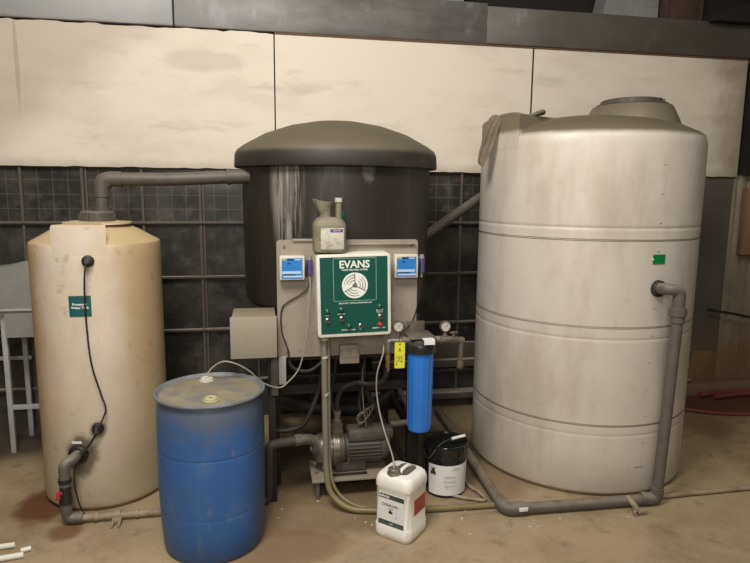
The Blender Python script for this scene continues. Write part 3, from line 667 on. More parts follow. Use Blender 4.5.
# two blue-faced controllers
def controller(cx, cz, label):
    t = thing('controller', (cx, 3.55, cz), label, 'controller', 'blue-faced controllers on the backplate')
    bm = B(); box(bm, cx - .073, cx + .073, 3.492, 3.55, cz - .071, cz + .071, .006); obj('case', bm, 'ctrl_body', t)
    bm = B(); box(bm, cx - .060, cx + .060, 3.490, 3.4935, cz - .062, cz + .058); fc = obj('face', bm, 'ctrl_blue', t)
    bm = B(); box(bm, cx - .060, cx + .052, 3.489, 3.4905, cz - .034, cz - .018); obj('pale_print', bm, 'ctrl_light', fc)
    bm = B(); box(bm, cx - .052, cx + .058, 3.489, 3.4905, cz - .055, cz - .044); obj('pale_print', bm, 'ctrl_light', fc)
    bm = B(); box(bm, cx + .014, cx + .05, 3.489, 3.4905, cz + .046, cz + .053); obj('pale_print', bm, 'ctrl_light', fc)
    bm = B(); box(bm, cx - .050, cx + .02, 3.4885, 3.4895, cz - .043, cz - .035); obj('dark_print', bm, 'ctrl_navy', fc)
    bm = B(); box(bm, cx - .026, cx - .010, 3.488, 3.4895, cz + .024, cz + .033, 0); obj('dark_print', bm, 'ctrl_navy', fc)
    bm = B(); box(bm, cx - .028, cx + .01, 3.4885, 3.4895, cz + .044, cz + .055); obj('dark_print', bm, 'ctrl_navy', fc)
    bm = B(); box(bm, cx - .060, cx - .030, 3.489, 3.4905, cz + .044, cz + .058); obj('yellow_print', bm, 'pale_green_ink', fc)
    bm = B(); cyl(bm, (cx + .103, 3.525, cz + .045), (cx + .103, 3.525, cz - .042), .018, 16); obj('probe_plug', bm, 'purple', t)
    bm = B(); cyl(bm, (cx + .103, 3.525, cz + .045), (cx + .103, 3.525, cz + .068), .017, 16, .012); obj('plug_cap', bm, 'panel', t)
    bm = B(); cyl(bm, (cx + .103, 3.525, cz - .042), (cx + .103, 3.525, cz - .072), .007, 10); obj('plug_cap', bm, 'panel', t)
    bm = B(); box(bm, cx + .068, cx + .09, 3.50, 3.54, cz - .05, cz + .03, .004); obj('side_port', bm, 'black_plastic', t)
    return t
c1 = controller(.153, 1.488, 'cream controller with a blue face, left of the green control panel')
dup(c1, (.838, 3.55, 1.490), 'cream controller with a blue face, right of the green control panel')

# canister on the panel top
t = thing('measuring_jug', (.368, 3.475, 1.582), 'dusty olive plastic jug with a slanted spout standing on top of the control panel', 'jug')
bm = B(); cx, cy = .368, 3.475
r1 = lambda w, d, r, ox=0: rrect(w, d, r, 5, cx + ox, cy)
loft(bm, [(r1(.17, .115, .025), 1.583), (r1(.188, .13, .03), 1.592), (r1(.190, .132, .03), 1.73), (r1(.184, .128, .035), 1.752), (r1(.15, .10, .035), 1.776), (r1(.12, .08, .035), 1.786)]); obj('jug_body', bm, 'olive_poly', t)
bm = B(); loft(bm, [(rrect(.072, .06, .028, 5, cx - .02, cy), 1.782), (rrect(.062, .055, .026, 5, cx - .022, cy), 1.80), (rrect(.095, .075, .035, 5, cx - .035, cy), 1.85), (rrect(.125, .08, .038, 5, cx - .030, cy), 1.875)])
vs = [v for v in bm.verts if v.co.z > 1.87]
for v in vs: v.co.z += (cx - v.co.x) * .10
prism(bm, [(cx - .085, 1.862), (cx - .055, 1.856), (cx - .06, 1.884), (cx - .098, 1.892)], cy - .015, cy + .015, 'xz')
obj('spout', bm, 'olive_poly', t)
bm = B(); cyl(bm, (cx + .055, cy, 1.77), (cx + .055, cy, 1.875), .018, 20); obj('measuring_column', bm, 'olive_poly', t)
bm = B(); cyl(bm, (cx + .055, cy, 1.872), (cx + .055, cy, 1.897), .022, 20); obj('column_cap', bm, 'canister_label', t)
bm = B(); box(bm, cx - .055, cx + .078, cy - .0685, cy - .065, 1.603, 1.725, .001); lb = obj('label', bm, 'canister_label', t)
bm = B(); box(bm, cx + .0, cx + .073, cy - .0695, cy - .068, 1.702, 1.72); obj('label_heading', bm, 'purple', lb)
text('label_lettering', 'ADDITIVE', .013, 'white_ink', lb, (cx + .036, cy - .070, 1.711), 0, sx=.8)
bm = B(); box(bm, cx + .07, cx + .095, cy + .03, cy + .045, 1.76, 1.82, .003); obj('green_strip', bm, 'evans_green', t)

# outlet box
t = thing('outlet_box', (.44, 3.52, .93), 'grey two-gang outlet box under the control panel', 'outlet')
bm = B(); box(bm, .435, .555, 3.50, 3.56, .895, 1.01, .005); obj('box_body', bm, 'panel', t)
for x in (.468, .522):
    bm = B(); box(bm, x - .018, x + .018, 3.494, 3.501, .935, .99, .003); obj('receptacle', bm, 'jbox', t)

# ------------------------------------------------------------------ filter, gauges, piping
FX, FY = .912, 3.40
t = thing('water_filter', (FX, FY, .488), 'bright blue cylindrical filter housing with black head hanging beside the control panel', 'filter')
bm = B()
prof = [(0, .488), (.055, .488), (.068, .494), (.072, .508), (.077, .985), (.082, .99), (.082, 1.0), (0, 1.0)]
lathe(bm, FX, FY, prof, 48)
for k in range(16):
    a = 2 * PI * k / 16; p = (FX + .0705 * math.cos(a), FY + .0705 * math.sin(a)); tube(bm, [(p[0], p[1], .52), (p[0] + .004 * math.cos(a), p[1] + .004 * math.sin(a), .975)], .0045, 6)
obj('sump', bm, 'filter_blue', t)
bm = B(); lathe(bm, FX, FY, [(.082, .985), (.090, .985), (.092, 1.0), (.092, 1.03), (.088, 1.038), (.075, 1.045), (.06, 1.06), (0, 1.065)], 48); obj('head', bm, 'black_plastic', t)
bm = B(); tube(bm, [(FX - .115, FY, 1.052), (FX + .115, FY, 1.052)], .022, 20); obj('port', bm, 'pipe_grey', t)
bm = B(); box(bm, FX - .075, FX + .085, FY - .05, 3.55, 1.068, 1.076, .002, M4=Matrix.Translation((FX, 3.5, 1.07)) @ Matrix.Rotation(-.0, 4, 'X') @ Matrix.Translation((-FX, -3.5, -1.07))); box(bm, FX - .10, FX + .06, 3.536, 3.548, 1.06, 1.14, .002)
obj('mounting_bracket', bm, 'galv', t)
bm = B(); box(bm, FX - .005, FX + .06, FY - .101, FY - .098, 1.048, 1.072); box(bm, FX - .005, FX + .06, FY - .10, FY - .05, 1.07, 1.078); obj('label', bm, 'label_white', t)

def gauge(cx, cy, cz, label):
    t = thing('pressure_gauge', (cx, cy, cz - .07), label, 'gauge', 'round pressure gauges by the blue filter')
    bm = B(); lathe(bm, 0, 0, [(0, .014), (.031, .014), (.034, .008), (.034, -.014), (0, -.016)], 32, (0, -1, 0), (cx, cy, cz)); obj('case', bm, 'steel', t)
    bm = B(); lathe(bm, 0, 0, [(0, .0145), (.0275, .0145), (.0275, .0155), (0, .0155)], 32, (0, -1, 0), (cx, cy, cz)); f = obj('dial', bm, 'canister_label', t)
    bm = B(); box(bm, -.001, .001, -.0165, -.0155, -.004, .018, M4=Matrix.Translation((cx, cy, cz)) @ Matrix.Rotation(.8, 4, 'Y'))
    for k in range(11):
        a = math.radians(-135 + 27 * k); box(bm, -.0006, .0006, -.0165, -.0155, .020, .0255, M4=Matrix.Translation((cx, cy, cz)) @ Matrix.Rotation(a, 4, 'Y'))
    obj('needle', bm, 'marker', f)
    bm = B(); cyl(bm, (cx, cy, cz - .03), (cx, cy, cz - .07), .010, 8); obj('stem', bm, 'galv', t)
    return t
g = gauge(.775, 3.42, 1.137, 'round pressure gauge left of the blue filter, above the yellow tag')
dup(g, (1.068, 3.42, 1.128 - .07), 'round pressure gauge right of the blue filter on the outlet tee')

t = thing('outlet_pipework', (1.06, 3.42, 1.04), 'dull metal tee, valve and down pipe to the right of the blue filter', 'pipe')
bm = B(); cyl(bm, (1.035, 3.41, 1.046), (1.105, 3.42, 1.046), .021, 16); cyl(bm, (1.03, 3.41, 1.046), (1.045, 3.41, 1.046), .026, 8); cyl(bm, (1.068, 3.42, 1.046), (1.068, 3.42, 1.075), .018, 12); obj('tee', bm, 'galv', t)
bm = B(); cyl(bm, (1.10, 3.42, 1.046), (1.15, 3.43, 1.042), .017, 12); cyl(bm, (1.125, 3.425, 1.046), (1.125, 3.425, 1.085), .010, 12); obj('valve', bm, 'galv', t)
bm = B(); box(bm, 1.10, 1.15, 3.415, 3.435, 1.083, 1.092, .003); obj('valve_handle', bm, 'galv', t)
bm = B(); tube(bm, fillet([(1.145, 3.43, 1.042), (1.18, 3.435, 1.035), (1.175, 3.44, .90)], .02), .015, 14); obj('down_pipe', bm, 'galv', t)
bm = B(); cyl(bm, (1.165, 3.432, 1.04), (1.19, 3.435, 1.03), .021, 8); cyl(bm, (1.178, 3.436, .90), (1.176, 3.44, .86), .02, 12); obj('coupling', bm, 'galv', t)

t = thing('inlet_pipework', (.77, 3.42, 1.04), 'brass and grey inlet fittings with a yellow-handled valve left of the blue filter', 'pipe')
bm = B(); tube(bm, fillet([(.83, 3.40, 1.050), (.735, 3.42, 1.05), (.718, 3.42, 1.045), (.716, 3.42, .98)], .025), .017, 14); cyl(bm, (.775, 3.42, 1.05), (.775, 3.42, 1.07), .018, 12); obj('elbow', bm, 'galv', t)
bm = B(); cyl(bm, (.716, 3.42, .985), (.716, 3.42, .93), .018, 12); obj('valve_body', bm, 'brass', t)
bm = B(); box(bm, .706, .722, 3.392, 3.40, .868, .965, .003); obj('valve_handle', bm, 'brass', t)
bm = B(); cyl(bm, (.716, 3.42, .93), (.712, 3.42, .87), .013, 12); obj('hose_barb', bm, 'brass', t)
# yellow tag
t = thing('inspection_tag', (.777, 3.372, .97), 'bright yellow hanging tag with handwritten marks left of the blue filter', 'tag')
bm = B(); prism(bm, rrect(.062, .158, .006, 3, .777, .972), 3.370, 3.3715, 'xz'); tg = obj('card', bm, 'tag', t)
text('handwriting', 'A', .036, 'marker', tg, (.777, 3.3695, 1.004), 0, sx=.8)
text('handwriting', '72', .042, 'marker', tg, (.779, 3.3695, .942), 0, sx=.85)
bm = B()
for a_, b_, c_, d_ in ((.755, .757, .915, .968), (.755, .800, .966, .968)): box(bm, a_, b_, 3.3692, 3.3699, c_, d_)
cyl(bm, (.757, 3.3705, .918), (.757, 3.369, .918), .004, 10); obj('ink_mark', bm, 'marker', tg)
bm = B(); tube(bm, [(.777, 3.37, 1.038), (.777, 3.385, 1.06), (.775, 3.41, 1.08)], .002, 6); cyl(bm, (.777, 3.371, 1.04), (.777, 3.3690, 1.04), .005, 10); obj('wire_tie', bm, 'rubber', t)

# pump
t = thing('water_pump', (.52, 3.66, .15), 'dusty grey electric water pump on the low plate under the control panel', 'pump')
PZ, PYc = .292, 3.665
bm = B(); ax = (1, 0, 0)
lathe(bm, 0, 0, [(0, -.005), (.03, -.005), (.06, .005), (.088, .03), (.100, .07), (.103, .10), (.103, .125), (.118, .128), (.118, .142), (.108, .145), (.108, .155), (.112, .158), (.112, .168), (.09, .172), (0, .172)], 48, ax, (.275, PYc, PZ)); obj('pump_head', bm, 'steel', t)
bm = B(); cyl(bm, (.275, PYc - .01, PZ + .005), (.262, PYc - .01, PZ + .005), .02, 6); obj('drain_plug', bm, 'galv', t)
bm = B(); cyl(bm, (.29, PYc - .07, PZ - .07), (.278, PYc - .085, PZ - .075), .012, 6); obj('drain_plug', bm, 'galv', t)
bm = B(); lathe(bm, 0, 0, [(0, .165), (.10, .168), (.10, .20), (.085, .215), (.085, .44), (.092, .445), (.092, .475), (.075, .50), (0, .502)], 40, ax, (.275, PYc, PZ))
for k in range(26):
    a = 2 * PI * k / 26
    if .3 < a < 2.2: continue
    box(bm, .50, .715, -.003, .003, .080, .103, M4=Matrix.Translation((0, PYc, PZ)) @ Matrix.Rotation(a - PI / 2 , 4, 'X'))
box(bm, .42, .62, PYc - .06, PYc + .06, .15, .21, .006)
obj('motor', bm, 'cast', t)
bm = B(); box(bm, .50, .74, PYc - .085, PYc + .05, PZ + .062, PZ + .135, .012); box(bm, .72, .80, PYc - .05, PYc + .04, PZ + .055, PZ + .12, .01); obj('terminal_box', bm, 'cast', t)
bm = B(); box(bm, .545, .66, PYc - .0875, PYc - .084, PZ + .085, PZ + .095); obj('nameplate', bm, 'steel', t)
bm = B(); cyl(bm, (.435, 3.645, .38), (.435, 3.645, .455), .038, 20); cyl(bm, (.435, 3.645, .455), (.435, 3.645, .485), .028, 8); cyl(bm, (.435, 3.645, .485), (.437, 3.645, .535), .020, 16); cyl(bm, (.437, 3.645, .52), (.437, 3.645, .545), .024, 8); obj('discharge_fitting', bm, 'galv', t)
bm = B(); box(bm, .41, .47, PYc - .06, PYc + .04, .38, .43, .006); obj('discharge_flange', bm, 'cast', t)
bm = B(); tube(bm, fillet([(.17, 3.61, .377), (.24, 3.63, .375), (.30, 3.65, .35)], .03), .034, 18); cyl(bm, (.16, 3.61, .378), (.20, 3.62, .377), .038, 8); obj('inlet_fitting', bm, 'galv', t)
t = thing('pump_base', (.52, 3.67, 0), 'low tan metal plate on short legs under the water pump', 'stand')
bm = B(); box(bm, .265, .765, 3.53, 3.82, .118, .14, .003); obj('plate', bm, 'jbox', t)
for x in (.30, .73):
    for y in (3.56, 3.79):
        bm = B(); box(bm, x - .012, x + .012, y - .012, y + .012, 0, .12); obj('leg', bm, 'pipe_grey', t)
bm = B(); box(bm, .40, .62, 3.56, 3.575, .14, .155, .003); obj('slotted_foot', bm, 'dark_steel', t)
bm = B(); tube(bm, fillet([(.80, 3.72, .40), (.98, 3.74, .40), (1.02, 4.55, .40)], .05), .022, 14)
tag(obj('suction_pipe', bm, 'pipe_grey', loc=(.8, 3.75, .4)), 'grey pipe from the rear of the pump running behind the blue filter', 'pipe')

def hose(name, pts, r, m, label, cat='hose', n=10, seg=8, group=None):
    bm = B(); tube(bm, smoothpath(pts, seg), r, n); return tag(obj(name, bm, m, loc=tuple(pts[0])), label, cat, group)
hose('discharge_hose', [(.437, 3.645, .54), (.437, 3.64, .62), (.47, 3.62, .70), (.55, 3.58, .745), (.62, 3.52, .75), (.68, 3.46, .78), (.708, 3.43, .83), (.712, 3.42, .89)], .016, 'rubber', 'black hose looping from the pump outlet up to the yellow-handled valve')
hose('flexible_hose', [(.345, 3.62, .93), (.345, 3.66, .86), (.318, 3.68, .67), (.234, 3.66, .48), (.137, 3.66, .43), (.03, 3.66, .43)], .015, 'rubber', 'black hose curving down left of the vertical conduit toward the blue drum')
hose('flexible_hose', [(.43, 3.62, .92), (.42, 3.66, .80), (.40, 3.68, .62), (.425, 3.66, .50)], .010, 'rubber', 'thin black hose hanging just right of the vertical conduit')
hose('flexible_hose', [(.12, 3.58, .93), (.16, 3.57, .86), (.25, 3.57, .84), (.32, 3.58, .88), (.345, 3.59, .92)], .012, 'rubber', 'short black hose sagging just below the left side of the backplate')
hose('flexible_hose', [(.60, 3.58, .92), (.60, 3.62, .75), (.58, 3.66, .60), (.60, 3.64, .48)], .010, 'rubber', 'thin black hose hanging behind the pump motor')
bm = B()
for k in range(5):
    pts = [(.585 + .036 * math.cos(a) * (1 + .2 * k) * .8 + .01 * k, 3.60 + .012 * k, .505 + (.030 + .009 * k) * math.sin(a + .3 * k)) for a in [i * PI / 8 for i in range(17)]]
    tube(bm, pts, .0026, 6)
tube(bm, smoothpath([(.62, 3.61, .44), (.60, 3.60, .58), (.59, 3.60, .75), (.60, 3.59, .93)], 8), .004, 6)
tag(obj('wire_coil', bm, 'wire_dim', loc=(.585, 3.6, .44)), 'small loose coil of thin wires on top of the pump motor', 'wire')
# conduit
t = thing('conduit', (.34, 3.45, 0), 'pale tube dropping from the control panel, bending along the floor to the right', 'hose')
bm = B(); tube(bm, fillet([(.333, 3.455, 1.10), (.343, 3.45, .26), (.36, 3.42, .10), (.47, 3.35, .024), (.78, 3.292, .022), (1.03, 3.28, .022), (1.37, 3.265, .022)], .12, 8), .0185, 14); obj('tubing', bm, 'hose_pale', t)
bm = B(); tube(bm, fillet([(.362, 3.475, 1.10), (.366, 3.47, .28), (.388, 3.44, .12), (.49, 3.37, .040), (.72, 3.325, .016)], .12, 8), .010, 12); obj('second_tube', bm, 'hose_pale', t)
for z in (1.06, .95, .72, .25):
    bm = B(); cyl(bm, (.336 + (1.1 - z) * .01, 3.455, z), (.336 + (1.1 - z) * .01, 3.455, z + .012), .021, 14); obj('cable_tie', bm, 'canister_label', t)
hose('dosing_line', [(.26, 3.525, 1.42), (.255, 3.50, 1.34), (.236, 3.48, 1.118), (.193, 3.47, .906), (.12, 3.46, .81), (.061, 3.45, .782), (-.032, 3.42, .83), (-.10, 3.40, .905), (-.168, 3.38, .955), (-.241, 3.38, .975), (-.30, 3.385, .945), (-.336, 3.376, .905)], .0045, 'line_pale', 'thin pale tube arching into the rear bung of the blue drum', 'tube')
hose('dosing_line', [(.686, 3.072, .395), (.690, 3.13, .45), (.668, 3.30, .56), (.648, 3.39, .70), (.646, 3.40, .85), (.687, 3.42, .98), (.70, 3.50, 1.05), (.70, 3.545, 1.06)], .0045, 'line_pale', 'thin pale tube dropping into the cap of the white jug', 'tube')
hose('signal_cable', [(.26, 3.525, 1.415), (.245, 3.535, 1.36), (.20, 3.54, 1.32), (.13, 3.54, 1.28), (.09, 3.54, 1.23), (.09, 3.54, 1.10), (.13, 3.54, .97), (.12, 3.55, .92)], .004, 'rubber', 'thin black cable below the left controller looping down the backplate', 'cable')
hose('signal_cable', [(.941, 3.525, 1.415), (.935, 3.535, 1.33), (.915, 3.54, 1.20), (.88, 3.54, 1.12), (.83, 3.5, 1.09)], .004, 'rubber', 'thin black cable hanging below the right controller', 'cable')
hose('floor_hose', [(1.02, 3.64, .02), (1.13, 3.45, .018), (1.27, 3.36, .018), (1.34, 3.34, .02), (1.33, 3.44, .02), (1.30, 3.53, .018), (1.29, 3.70, .018)], .010, 'pipe_tan', 'thin tan hose looping on the floor around the black pail')

# ================================================================== BLUE DRUM
DX, DY = -.3043 + .0, 3.217
t = thing('drum', (DX, DY, 0), 'scuffed blue plastic drum with a dusty lid in front of the cream tank', 'drum')
bm = B()
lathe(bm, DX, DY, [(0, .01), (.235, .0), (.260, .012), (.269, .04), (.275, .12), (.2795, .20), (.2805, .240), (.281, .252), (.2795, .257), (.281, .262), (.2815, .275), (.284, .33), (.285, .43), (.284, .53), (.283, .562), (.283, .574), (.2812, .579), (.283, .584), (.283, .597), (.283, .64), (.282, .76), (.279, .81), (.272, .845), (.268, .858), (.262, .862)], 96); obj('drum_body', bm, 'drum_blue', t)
bm = B(); lathe(bm, DX, DY, [(.266, .858), (.284, .859), (.290, .863), (.291, .870), (.288, .876), (.282, .878), (.277, .874), (.272, .866), (.264, .860)], 96); obj('rim', bm, 'drum_rim', t)
bm = B(); lathe(bm, DX, DY, [(.268, .862), (.256, .860), (.235, .866), (.0, .870)], 96); obj('drum_lid', bm, 'drum_top', t)
for (x, y, m) in ((-.338, 3.375, 'canister_label'), (-.287, 3.035, 'bung_cream')):
    bm = B(); lathe(bm, x, y, [(.040, .868), (.040, .874), (.035, .876), (.034, .884), (.029, .887), (.026, .883), (.0, .882)], 28)
    if m == 'bung_cream': box(bm, x - .005, x + .005, y - .020, y + .020, .881, .886); box(bm, x - .020, x + .020, y - .005, y + .005, .881, .886)
    obj('bung', bm, m, t)

# ================================================================== WHITE JUG
JX, JY = .742, 3.118
t = thing('chemical_jug', (JX, JY, 0), 'white square plastic jug with red sticker on the floor in front of the pump', 'jug')
w = .236; s_ = lambda k, r=.045, d=None: rrect(w * k, (d or w) * k, r, 6, JX, JY)
bm = B()
loft(bm, [(s_(.93, .04), .0), (s_(.99), .012), (s_(1.0), .03), (s_(1.0), .075), (s_(.965), .083), (s_(.965), .292), (s_(1.0), .300), (s_(1.0), .318), (s_(.99), .338), (s_(.93, .045), .360), (s_(.84, .045), .371), (s_(.80, .043), .373)])
# flat dark slab painted as the shade of the recess, with a handle bridge
jb = obj('jug_body', bm, 'jug_white', t)
bm = B(); hz = .374
prism(bm, rrect(.100, .145, .036, 5, JX + .010, JY + .014), .3725, .3750); obj('recess_shadow', bm, 'pipe_top', t)
bm = B(); tube(bm, smoothpath([(JX + .012, JY - .045, .366), (JX + .012, JY - .02, .384), (JX + .012, JY + .045, .384), (JX + .012, JY + .085, .366)], 6), .011, 12); obj('handle', bm, 'jug_white', t)
cxx, cyy = JX - .014, JY - .062
bm = B(); lathe(bm, cxx, cyy, [(.040, .36), (.040, .378), (.034, .382), (.034, .402), (.029, .406), (0, .406)], 28); obj('cap', bm, 'galv', t)
FJ = JY - w * .965 / 2
bm = B(); box(bm, JX - .082, JX + .082, FJ - .0012, FJ + .001, .083, .270); lb = obj('label', bm, 'label_white', t)
bm = B(); box(bm, JX - .082, JX + .082, FJ - .002, FJ - .001, .242, .269); obj('label_band', bm, 'label_dark', lb)
bm = B(); box(bm, JX - .082, JX + .082, FJ - .002, FJ - .001, .084, .112); obj('label_band', bm, 'label_dark', lb)
text('label_lettering', 'Solvox', .026, 'white_ink', lb, (JX - .045, FJ - .0022, .2555), 0, bold=.0006)
text('label_lettering', 'COSAN-401', .021, 'marker', lb, (JX - .005, FJ - .0016, .205), 0, bold=.0003)
text('label_lettering', 'coagulant', .010, 'logo_grey', lb, (JX, FJ - .0016, .188), 0)
text('label_lettering', '5 gal', .012, 'white_ink', lb, (JX, FJ - .0022, .098), 0)
bm = B(); box(bm, JX - .015, JX + .01, FJ - .002, FJ - .001, .158, .172); box(bm, JX - .008, JX + .002, FJ - .002, FJ - .001, .172, .180); obj('hazard_mark', bm, 'marker', lb)
bm = B(); box(bm, JX + .032, JX + .036, FJ - .002, FJ - .001, .14, .185); box(bm, JX + .028, JX + .042, FJ - .002, FJ - .001, .14, .146); obj('bottle_mark', bm, 'ctrl_light', lb)
RX = JX + w * .965 / 2
bm = B(); box(bm, RX - .001, RX + .0012, JY - .055, JY + .075, .150, .243); rl = obj('warning_sticker', bm, 'label_red', t)
bm = B()
for z in (.220, .200, .180, .165): box(bm, RX + .001, RX + .0018, JY - .045, JY + .065, z, z + .004)
obj('warning_text', bm, 'label_dark', rl)
# rotate about the vertical so one face looks left-front, the other right-front
t.rotation_euler = (0, 0, math.radians(-43))

# ================================================================== BLACK PAIL
QX, QY = 1.135, 3.55
t = thing('pail', (QX, QY, 0), 'black plastic pail with white wrap label on the floor behind the white jug', 'pail')
bm = B(); lathe(bm, QX, QY, [(0, .006), (.122, 0), (.128, .01), (.136, .255), (.146, .258), (.146, .268), (.138, .272), (.139, .30)], 64); obj('pail_body', bm, 'bucket_black', t)
bm = B(); lathe(bm, QX, QY, [(.138, .300), (.142, .30), (.144, .315), (.144, .335), (.140, .343), (.134, .343), (.130, .332), (.12, .330), (0, .332)], 64)
for k in range(20):
    a = 2 * PI * k / 20; box(bm, -.004, .004, -.003, .003, .303, .333, M4=Matrix.Translation((QX, QY, 0)) @ Matrix.Rotation(a, 4, 'Z') @ Matrix.Translation((0, -.1445, 0)))
obj('lid', bm, 'bucket_black', t)
bm = B(); sector(bm, QX, QY, .1355, math.radians(203), math.radians(342), .022, .222, .002, 30)
for v in bm.verts:
    k = .952 + .052 * (v.co.z / .25); v.co.x = QX + (v.co.x - QX) * k; v.co.y = QY + (v.co.y - QY) * k
lb = obj('label', bm, 'label_white', t)
a = math.radians(220)
ux, uy = -math.sin(a), math.cos(a); ox, oy = QX + .1402 * math.cos(a), QY + .1402 * math.sin(a)
def q(u, z): return (ox + ux * u, oy + uy * u, z)
bm = B(); pts = [(-.020, .160), (.020, .160), (.016, .176), (.010, .180), (.012, .200), (.004, .208), (.0, .190), (-.008, .200), (-.014, .200), (-.008, .184), (-.016, .178)]
vs = [bm.verts.new(q(u, z)) for u, z in pts]; vb = [bm.verts.new((v.co.x + .004 * math.cos(a + PI), v.co.y + .004 * math.sin(a + PI), v.co.z)) for v in vs]
bm.faces.new(vs); bm.faces.new(vb[::-1])
for i in range(len(vs)): bm.faces.new((vs[i], vs[(i + 1) % len(vs)], vb[(i + 1) % len(vs)], vb[i]))
obj('emblem', bm, 'marker', lb, smooth=False)
for i, (s2, z) in enumerate((('CAUTION', .200), ('industrial use only', .15), ('net contents 5 gal', .12), ('keep lid closed', .09))):
    aa = math.radians(266 if i else 282); text('label_lettering', s2, .011, 'logo_grey', lb, (QX + .1400 * math.cos(aa), QY + .1400 * math.sin(aa), z), aa + PI / 2)
bm = B(); hp = [(QX - .148, QY - .0, .286), (QX - .147, QY - .07, .262), (QX - .125, QY - .10, .285), (QX - .09, QY - .10, .335), (QX - .04, QY - .08, .362), (QX + .02, QY - .06, .372), (QX + .10, QY - .04, .376), (QX + .146, QY - .02, .35), (QX + .150, QY + .0, .288)]
tube(bm, smoothpath(hp, 6), .003, 8); obj('bail_handle', bm, 'steel', t)
bm = B(); tube(bm, [(QX + .02, QY - .06, .372), (QX + .115, QY - .036, .378)], .010, 12); obj('handle_grip', bm, 'white_offcut', t)
bm = B()
for sx in (-1, 1): cyl(bm, (QX + sx * .138, QY - .0, .286), (QX + sx * .153, QY - .0, .286), .012, 12)
obj('ear', bm, 'bucket_black', t)

# ================================================================== LEFT TABLE AND BIN
t = thing('equipment_table', (-1.9, 4.65, 0), 'white metal leg frame behind the cream tank at the left edge', 'table')
for (x, y) in ((-1.85, 4.60), (-1.84, 4.92), (-2.45, 4.60), (-2.45, 4.92)):
    bm = B(); box(bm, x - .017, x + .017, y - .017, y + .017, 0, 1.06, .003); obj('leg', bm, 'table_white', t)
bm = B(); box(bm, -2.48, -1.82, 4.57, 4.95, 1.03, 1.075, .004); obj('table_frame', bm, 'table_white', t)
bm = B(); box(bm, -1.84, -1.40, 4.59, 4.61, .33, .365, .002); obj('cross_bar', bm, 'table_white', t)
bm = B(); box(bm, -2.45, -1.80, 4.91, 4.93, .62, .65, .002); obj('cross_bar', bm, 'table_white', t)
bm = B(); box(bm, -1.385, -1.35, 4.58, 4.62, 0, 1.06, .003); obj('leg', bm, 'table_white', t)
t = thing('metal_bin', (-1.9, 4.7, .885), 'pale grey metal bin with a sloped top on the white leg frame', 'bin')
bm = B(); prism(bm, [(-2.48, 1.09), (-1.40, 1.09), (-1.40, 1.44), (-1.66, 1.425), (-1.88, 1.37), (-2.48, 1.30)], 4.52, 4.90, 'xz'); obj('upper_body', bm, 'bin_grey', t, smooth=False)
bm = B(); prism(bm, [(-1.815, .885), (-1.44, .885), (-1.40, 1.088), (-1.815, 1.088)], 4.53, 4.90, 'xz'); obj('lower_hopper', bm, 'bin_grey', t, smooth=False)
bm = B(); box(bm, -2.48, -1.40, 4.512, 4.525, 1.078, 1.094, .002); obj('seam_flange', bm, 'table_white', t)

# ================================================================== FLOOR BITS, RIGHT CORNER
for (p, q_, r, lab) in (((-1.62, 3.275, .016), (-1.365, 3.305, .016), .015, 'long white plastic pipe offcut on the floor at the bottom left, rearmost of three'),
                        ((-1.50, 3.165, .016), (-1.285, 3.20, .016), .016, 'dirty white plastic pipe offcut on the floor at the bottom left, nearest of three'),
                        ((-1.315, 3.245, .014), (-1.27, 3.26, .014), .013, 'short white pipe stub on the floor at the bottom left, rightmost of three')):
    bm = B(); p_ = Vector(p); d = (Vector(q_) - p_); L_ = d.length
    lathe(bm, 0, 0, [(r * .7, 0), (r, 0), (r, L_), (r * .7, L_), (r * .7, 0)], 16, tuple(d), p); tag(obj('pipe_offcut', bm, 'white_offcut', loc=p), lab, 'pipe')
bm = B()
for k in range(26):
    x, y = random.choice([(random.uniform(-.1, .35), random.uniform(3.35, 3.6)), (random.uniform(1.0, 2.2), random.uniform(2.98, 3.12)), (random.uniform(.3, 1.4), random.uniform(3.15, 3.3))])
    s2 = random.uniform(.003, .009); box(bm, -s2, s2, -s2 * .6, s2 * .6, 0, .003, M4=Matrix.Translation((x, y, 0)) @ Matrix.Rotation(random.uniform(0, 3), 4, 'Z'))
tag(obj('floor_debris', bm, 'debris'), 'scattered pale chips on the concrete floor around the pump and pipes', 'debris', kind='stuff')
bm = B(); tube(bm, [(2.46, 3.20, .018), (4.2, 3.21, .018), (6.0, 3.22, .018)], .016, 12)
tag(obj('floor_pipe', bm, 'pipe_tan', loc=(2.5, 3.2, 0)), 'thin tan pipe along the floor right of the big white tank', 'pipe')
bm = B(); tube(bm, smoothpath([(3.55, 4.85, .018), (3.66, 4.62, .018), (3.90, 4.46, .018), (4.2, 4.38, .018), (4.7, 4.34, .018), (5.3, 4.5, .018)], 8), .017, 10)
tag(obj('red_hose', bm, 'redfloor', loc=(3.6, 4.6, 0)), 'dull red hose curving over the floor at the right wall', 'hose')
bm = B(); tube(bm, smoothpath([(4.1, 4.88, .03), (4.5, 4.92, .03), (5.2, 4.88, .03)], 8), .025, 10); tube(bm, smoothpath([(4.2, 4.80, .03), (4.6, 4.84, .03), (5.2, 4.80, .03)], 8), .022, 10)
tag(obj('red_strap', bm, 'strap_red', loc=(4.3, 4.85, 0)), 'red flat hose lying at the foot of the right wall beyond the red hose', 'hose')
t = thing('lumber', (4.4, 4.98, 0), 'dusty grey timber lying along the foot of the right wall', 'lumber')
bm = B(); box(bm, 3.6, 5.6, 4.93, 5.03, .0, .12, .006); obj('timber', bm, 'corrugated', t)
bm = B(); box(bm, 3.75, 4.37, 5.035, 5.06, .0, .42, .003)
tag(obj('plank', bm, 'wood', loc=(4.1, 5.05, 0)), 'brown board standing on edge against the wall behind the dusty timber', 'board')
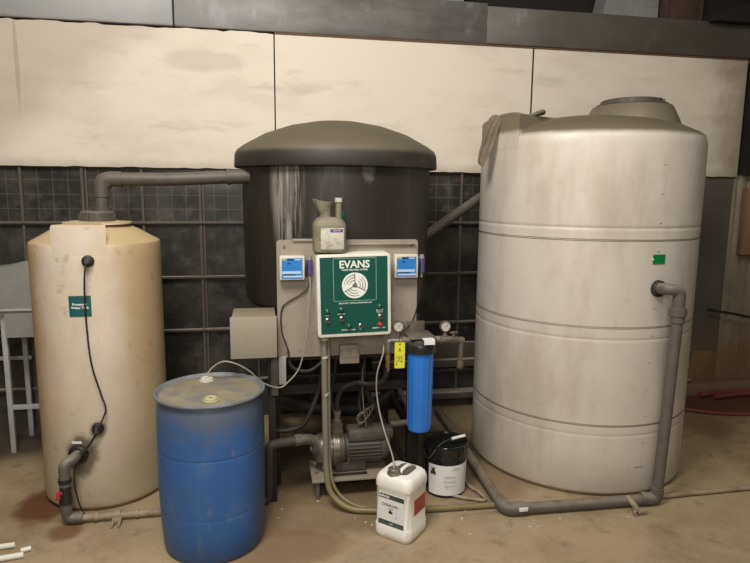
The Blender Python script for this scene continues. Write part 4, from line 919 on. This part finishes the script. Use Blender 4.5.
bm = B(); box(bm, 4.50, 5.2, 5.00, 5.055, 1.365, 2.0, .004)
tag(obj('wooden_board', bm, 'wood', loc=(4.8, 5.03, 1.365)), 'brown wooden board fixed on the corrugated wall at the right edge', 'board')
bm = B(); tube(bm, [(4.20, 5.00, .84), (4.50, 4.98, .79), (4.9, 4.98, .70)], .012, 8)
tag(obj('wall_rod', bm, 'dark_steel', loc=(4.5, 4.98, .8)), 'thin dark rod across the corrugated wall at the right edge', 'rod')

# ================================================================== LIGHT, WORLD, CAMERA
def area(loc, target, size, energy, col):
    ld = bpy.data.lights.new('lamp', 'AREA'); ld.energy = energy; ld.size = size; ld.color = col
    o = bpy.data.objects.new('area_light', ld); C.objects.link(o); o.location = loc
    o.rotation_euler = (Vector(target) - Vector(loc)).to_track_quat('-Z', 'Y').to_euler(); return o
area((-.6, 1.4, 4.4), (.1, 3.6, 1.0), 1.2, 155, (1, .945, .86))
area((1.8, 1.2, 4.8), (1.6, 4.0, 1.0), 1.2, 45, (1, .93, .83))
area((-.4, -1.2, 2.9), (.4, 4.2, 1.2), 1.2, 72, (1, .95, .88))  # added front fill, keeps the control panel lit
w = bpy.data.worlds.new('world'); bpy.context.scene.world = w; w.use_nodes = True
bg = w.node_tree.nodes['Background']; bg.inputs[0].default_value = (1, .93, .84, 1); bg.inputs[1].default_value = .07

cam = bpy.data.cameras.new('camera'); co = bpy.data.objects.new('camera', cam); C.objects.link(co)
cam.sensor_fit = 'HORIZONTAL'; cam.sensor_width = 36; cam.lens = 598.02 / 750 * 36; cam.clip_end = 100
r = Vector((0.98356161, -0.1803148, 0.00965021)); u = Vector((0.01737975, 0.14772452, 0.98887583)); f = Vector((0.17973452, 0.97245259, -0.14842999))
co.matrix_world = Matrix(((r.x, u.x, -f.x, 0), (r.y, u.y, -f.y, 0), (r.z, u.z, -f.z, 1.9335), (0, 0, 0, 1)))
sc = bpy.context.scene; sc.camera = co
sc.view_settings.view_transform = 'Standard'; sc.view_settings.look = 'None'
sc.view_settings.exposure = 0; sc.view_settings.gamma = 1
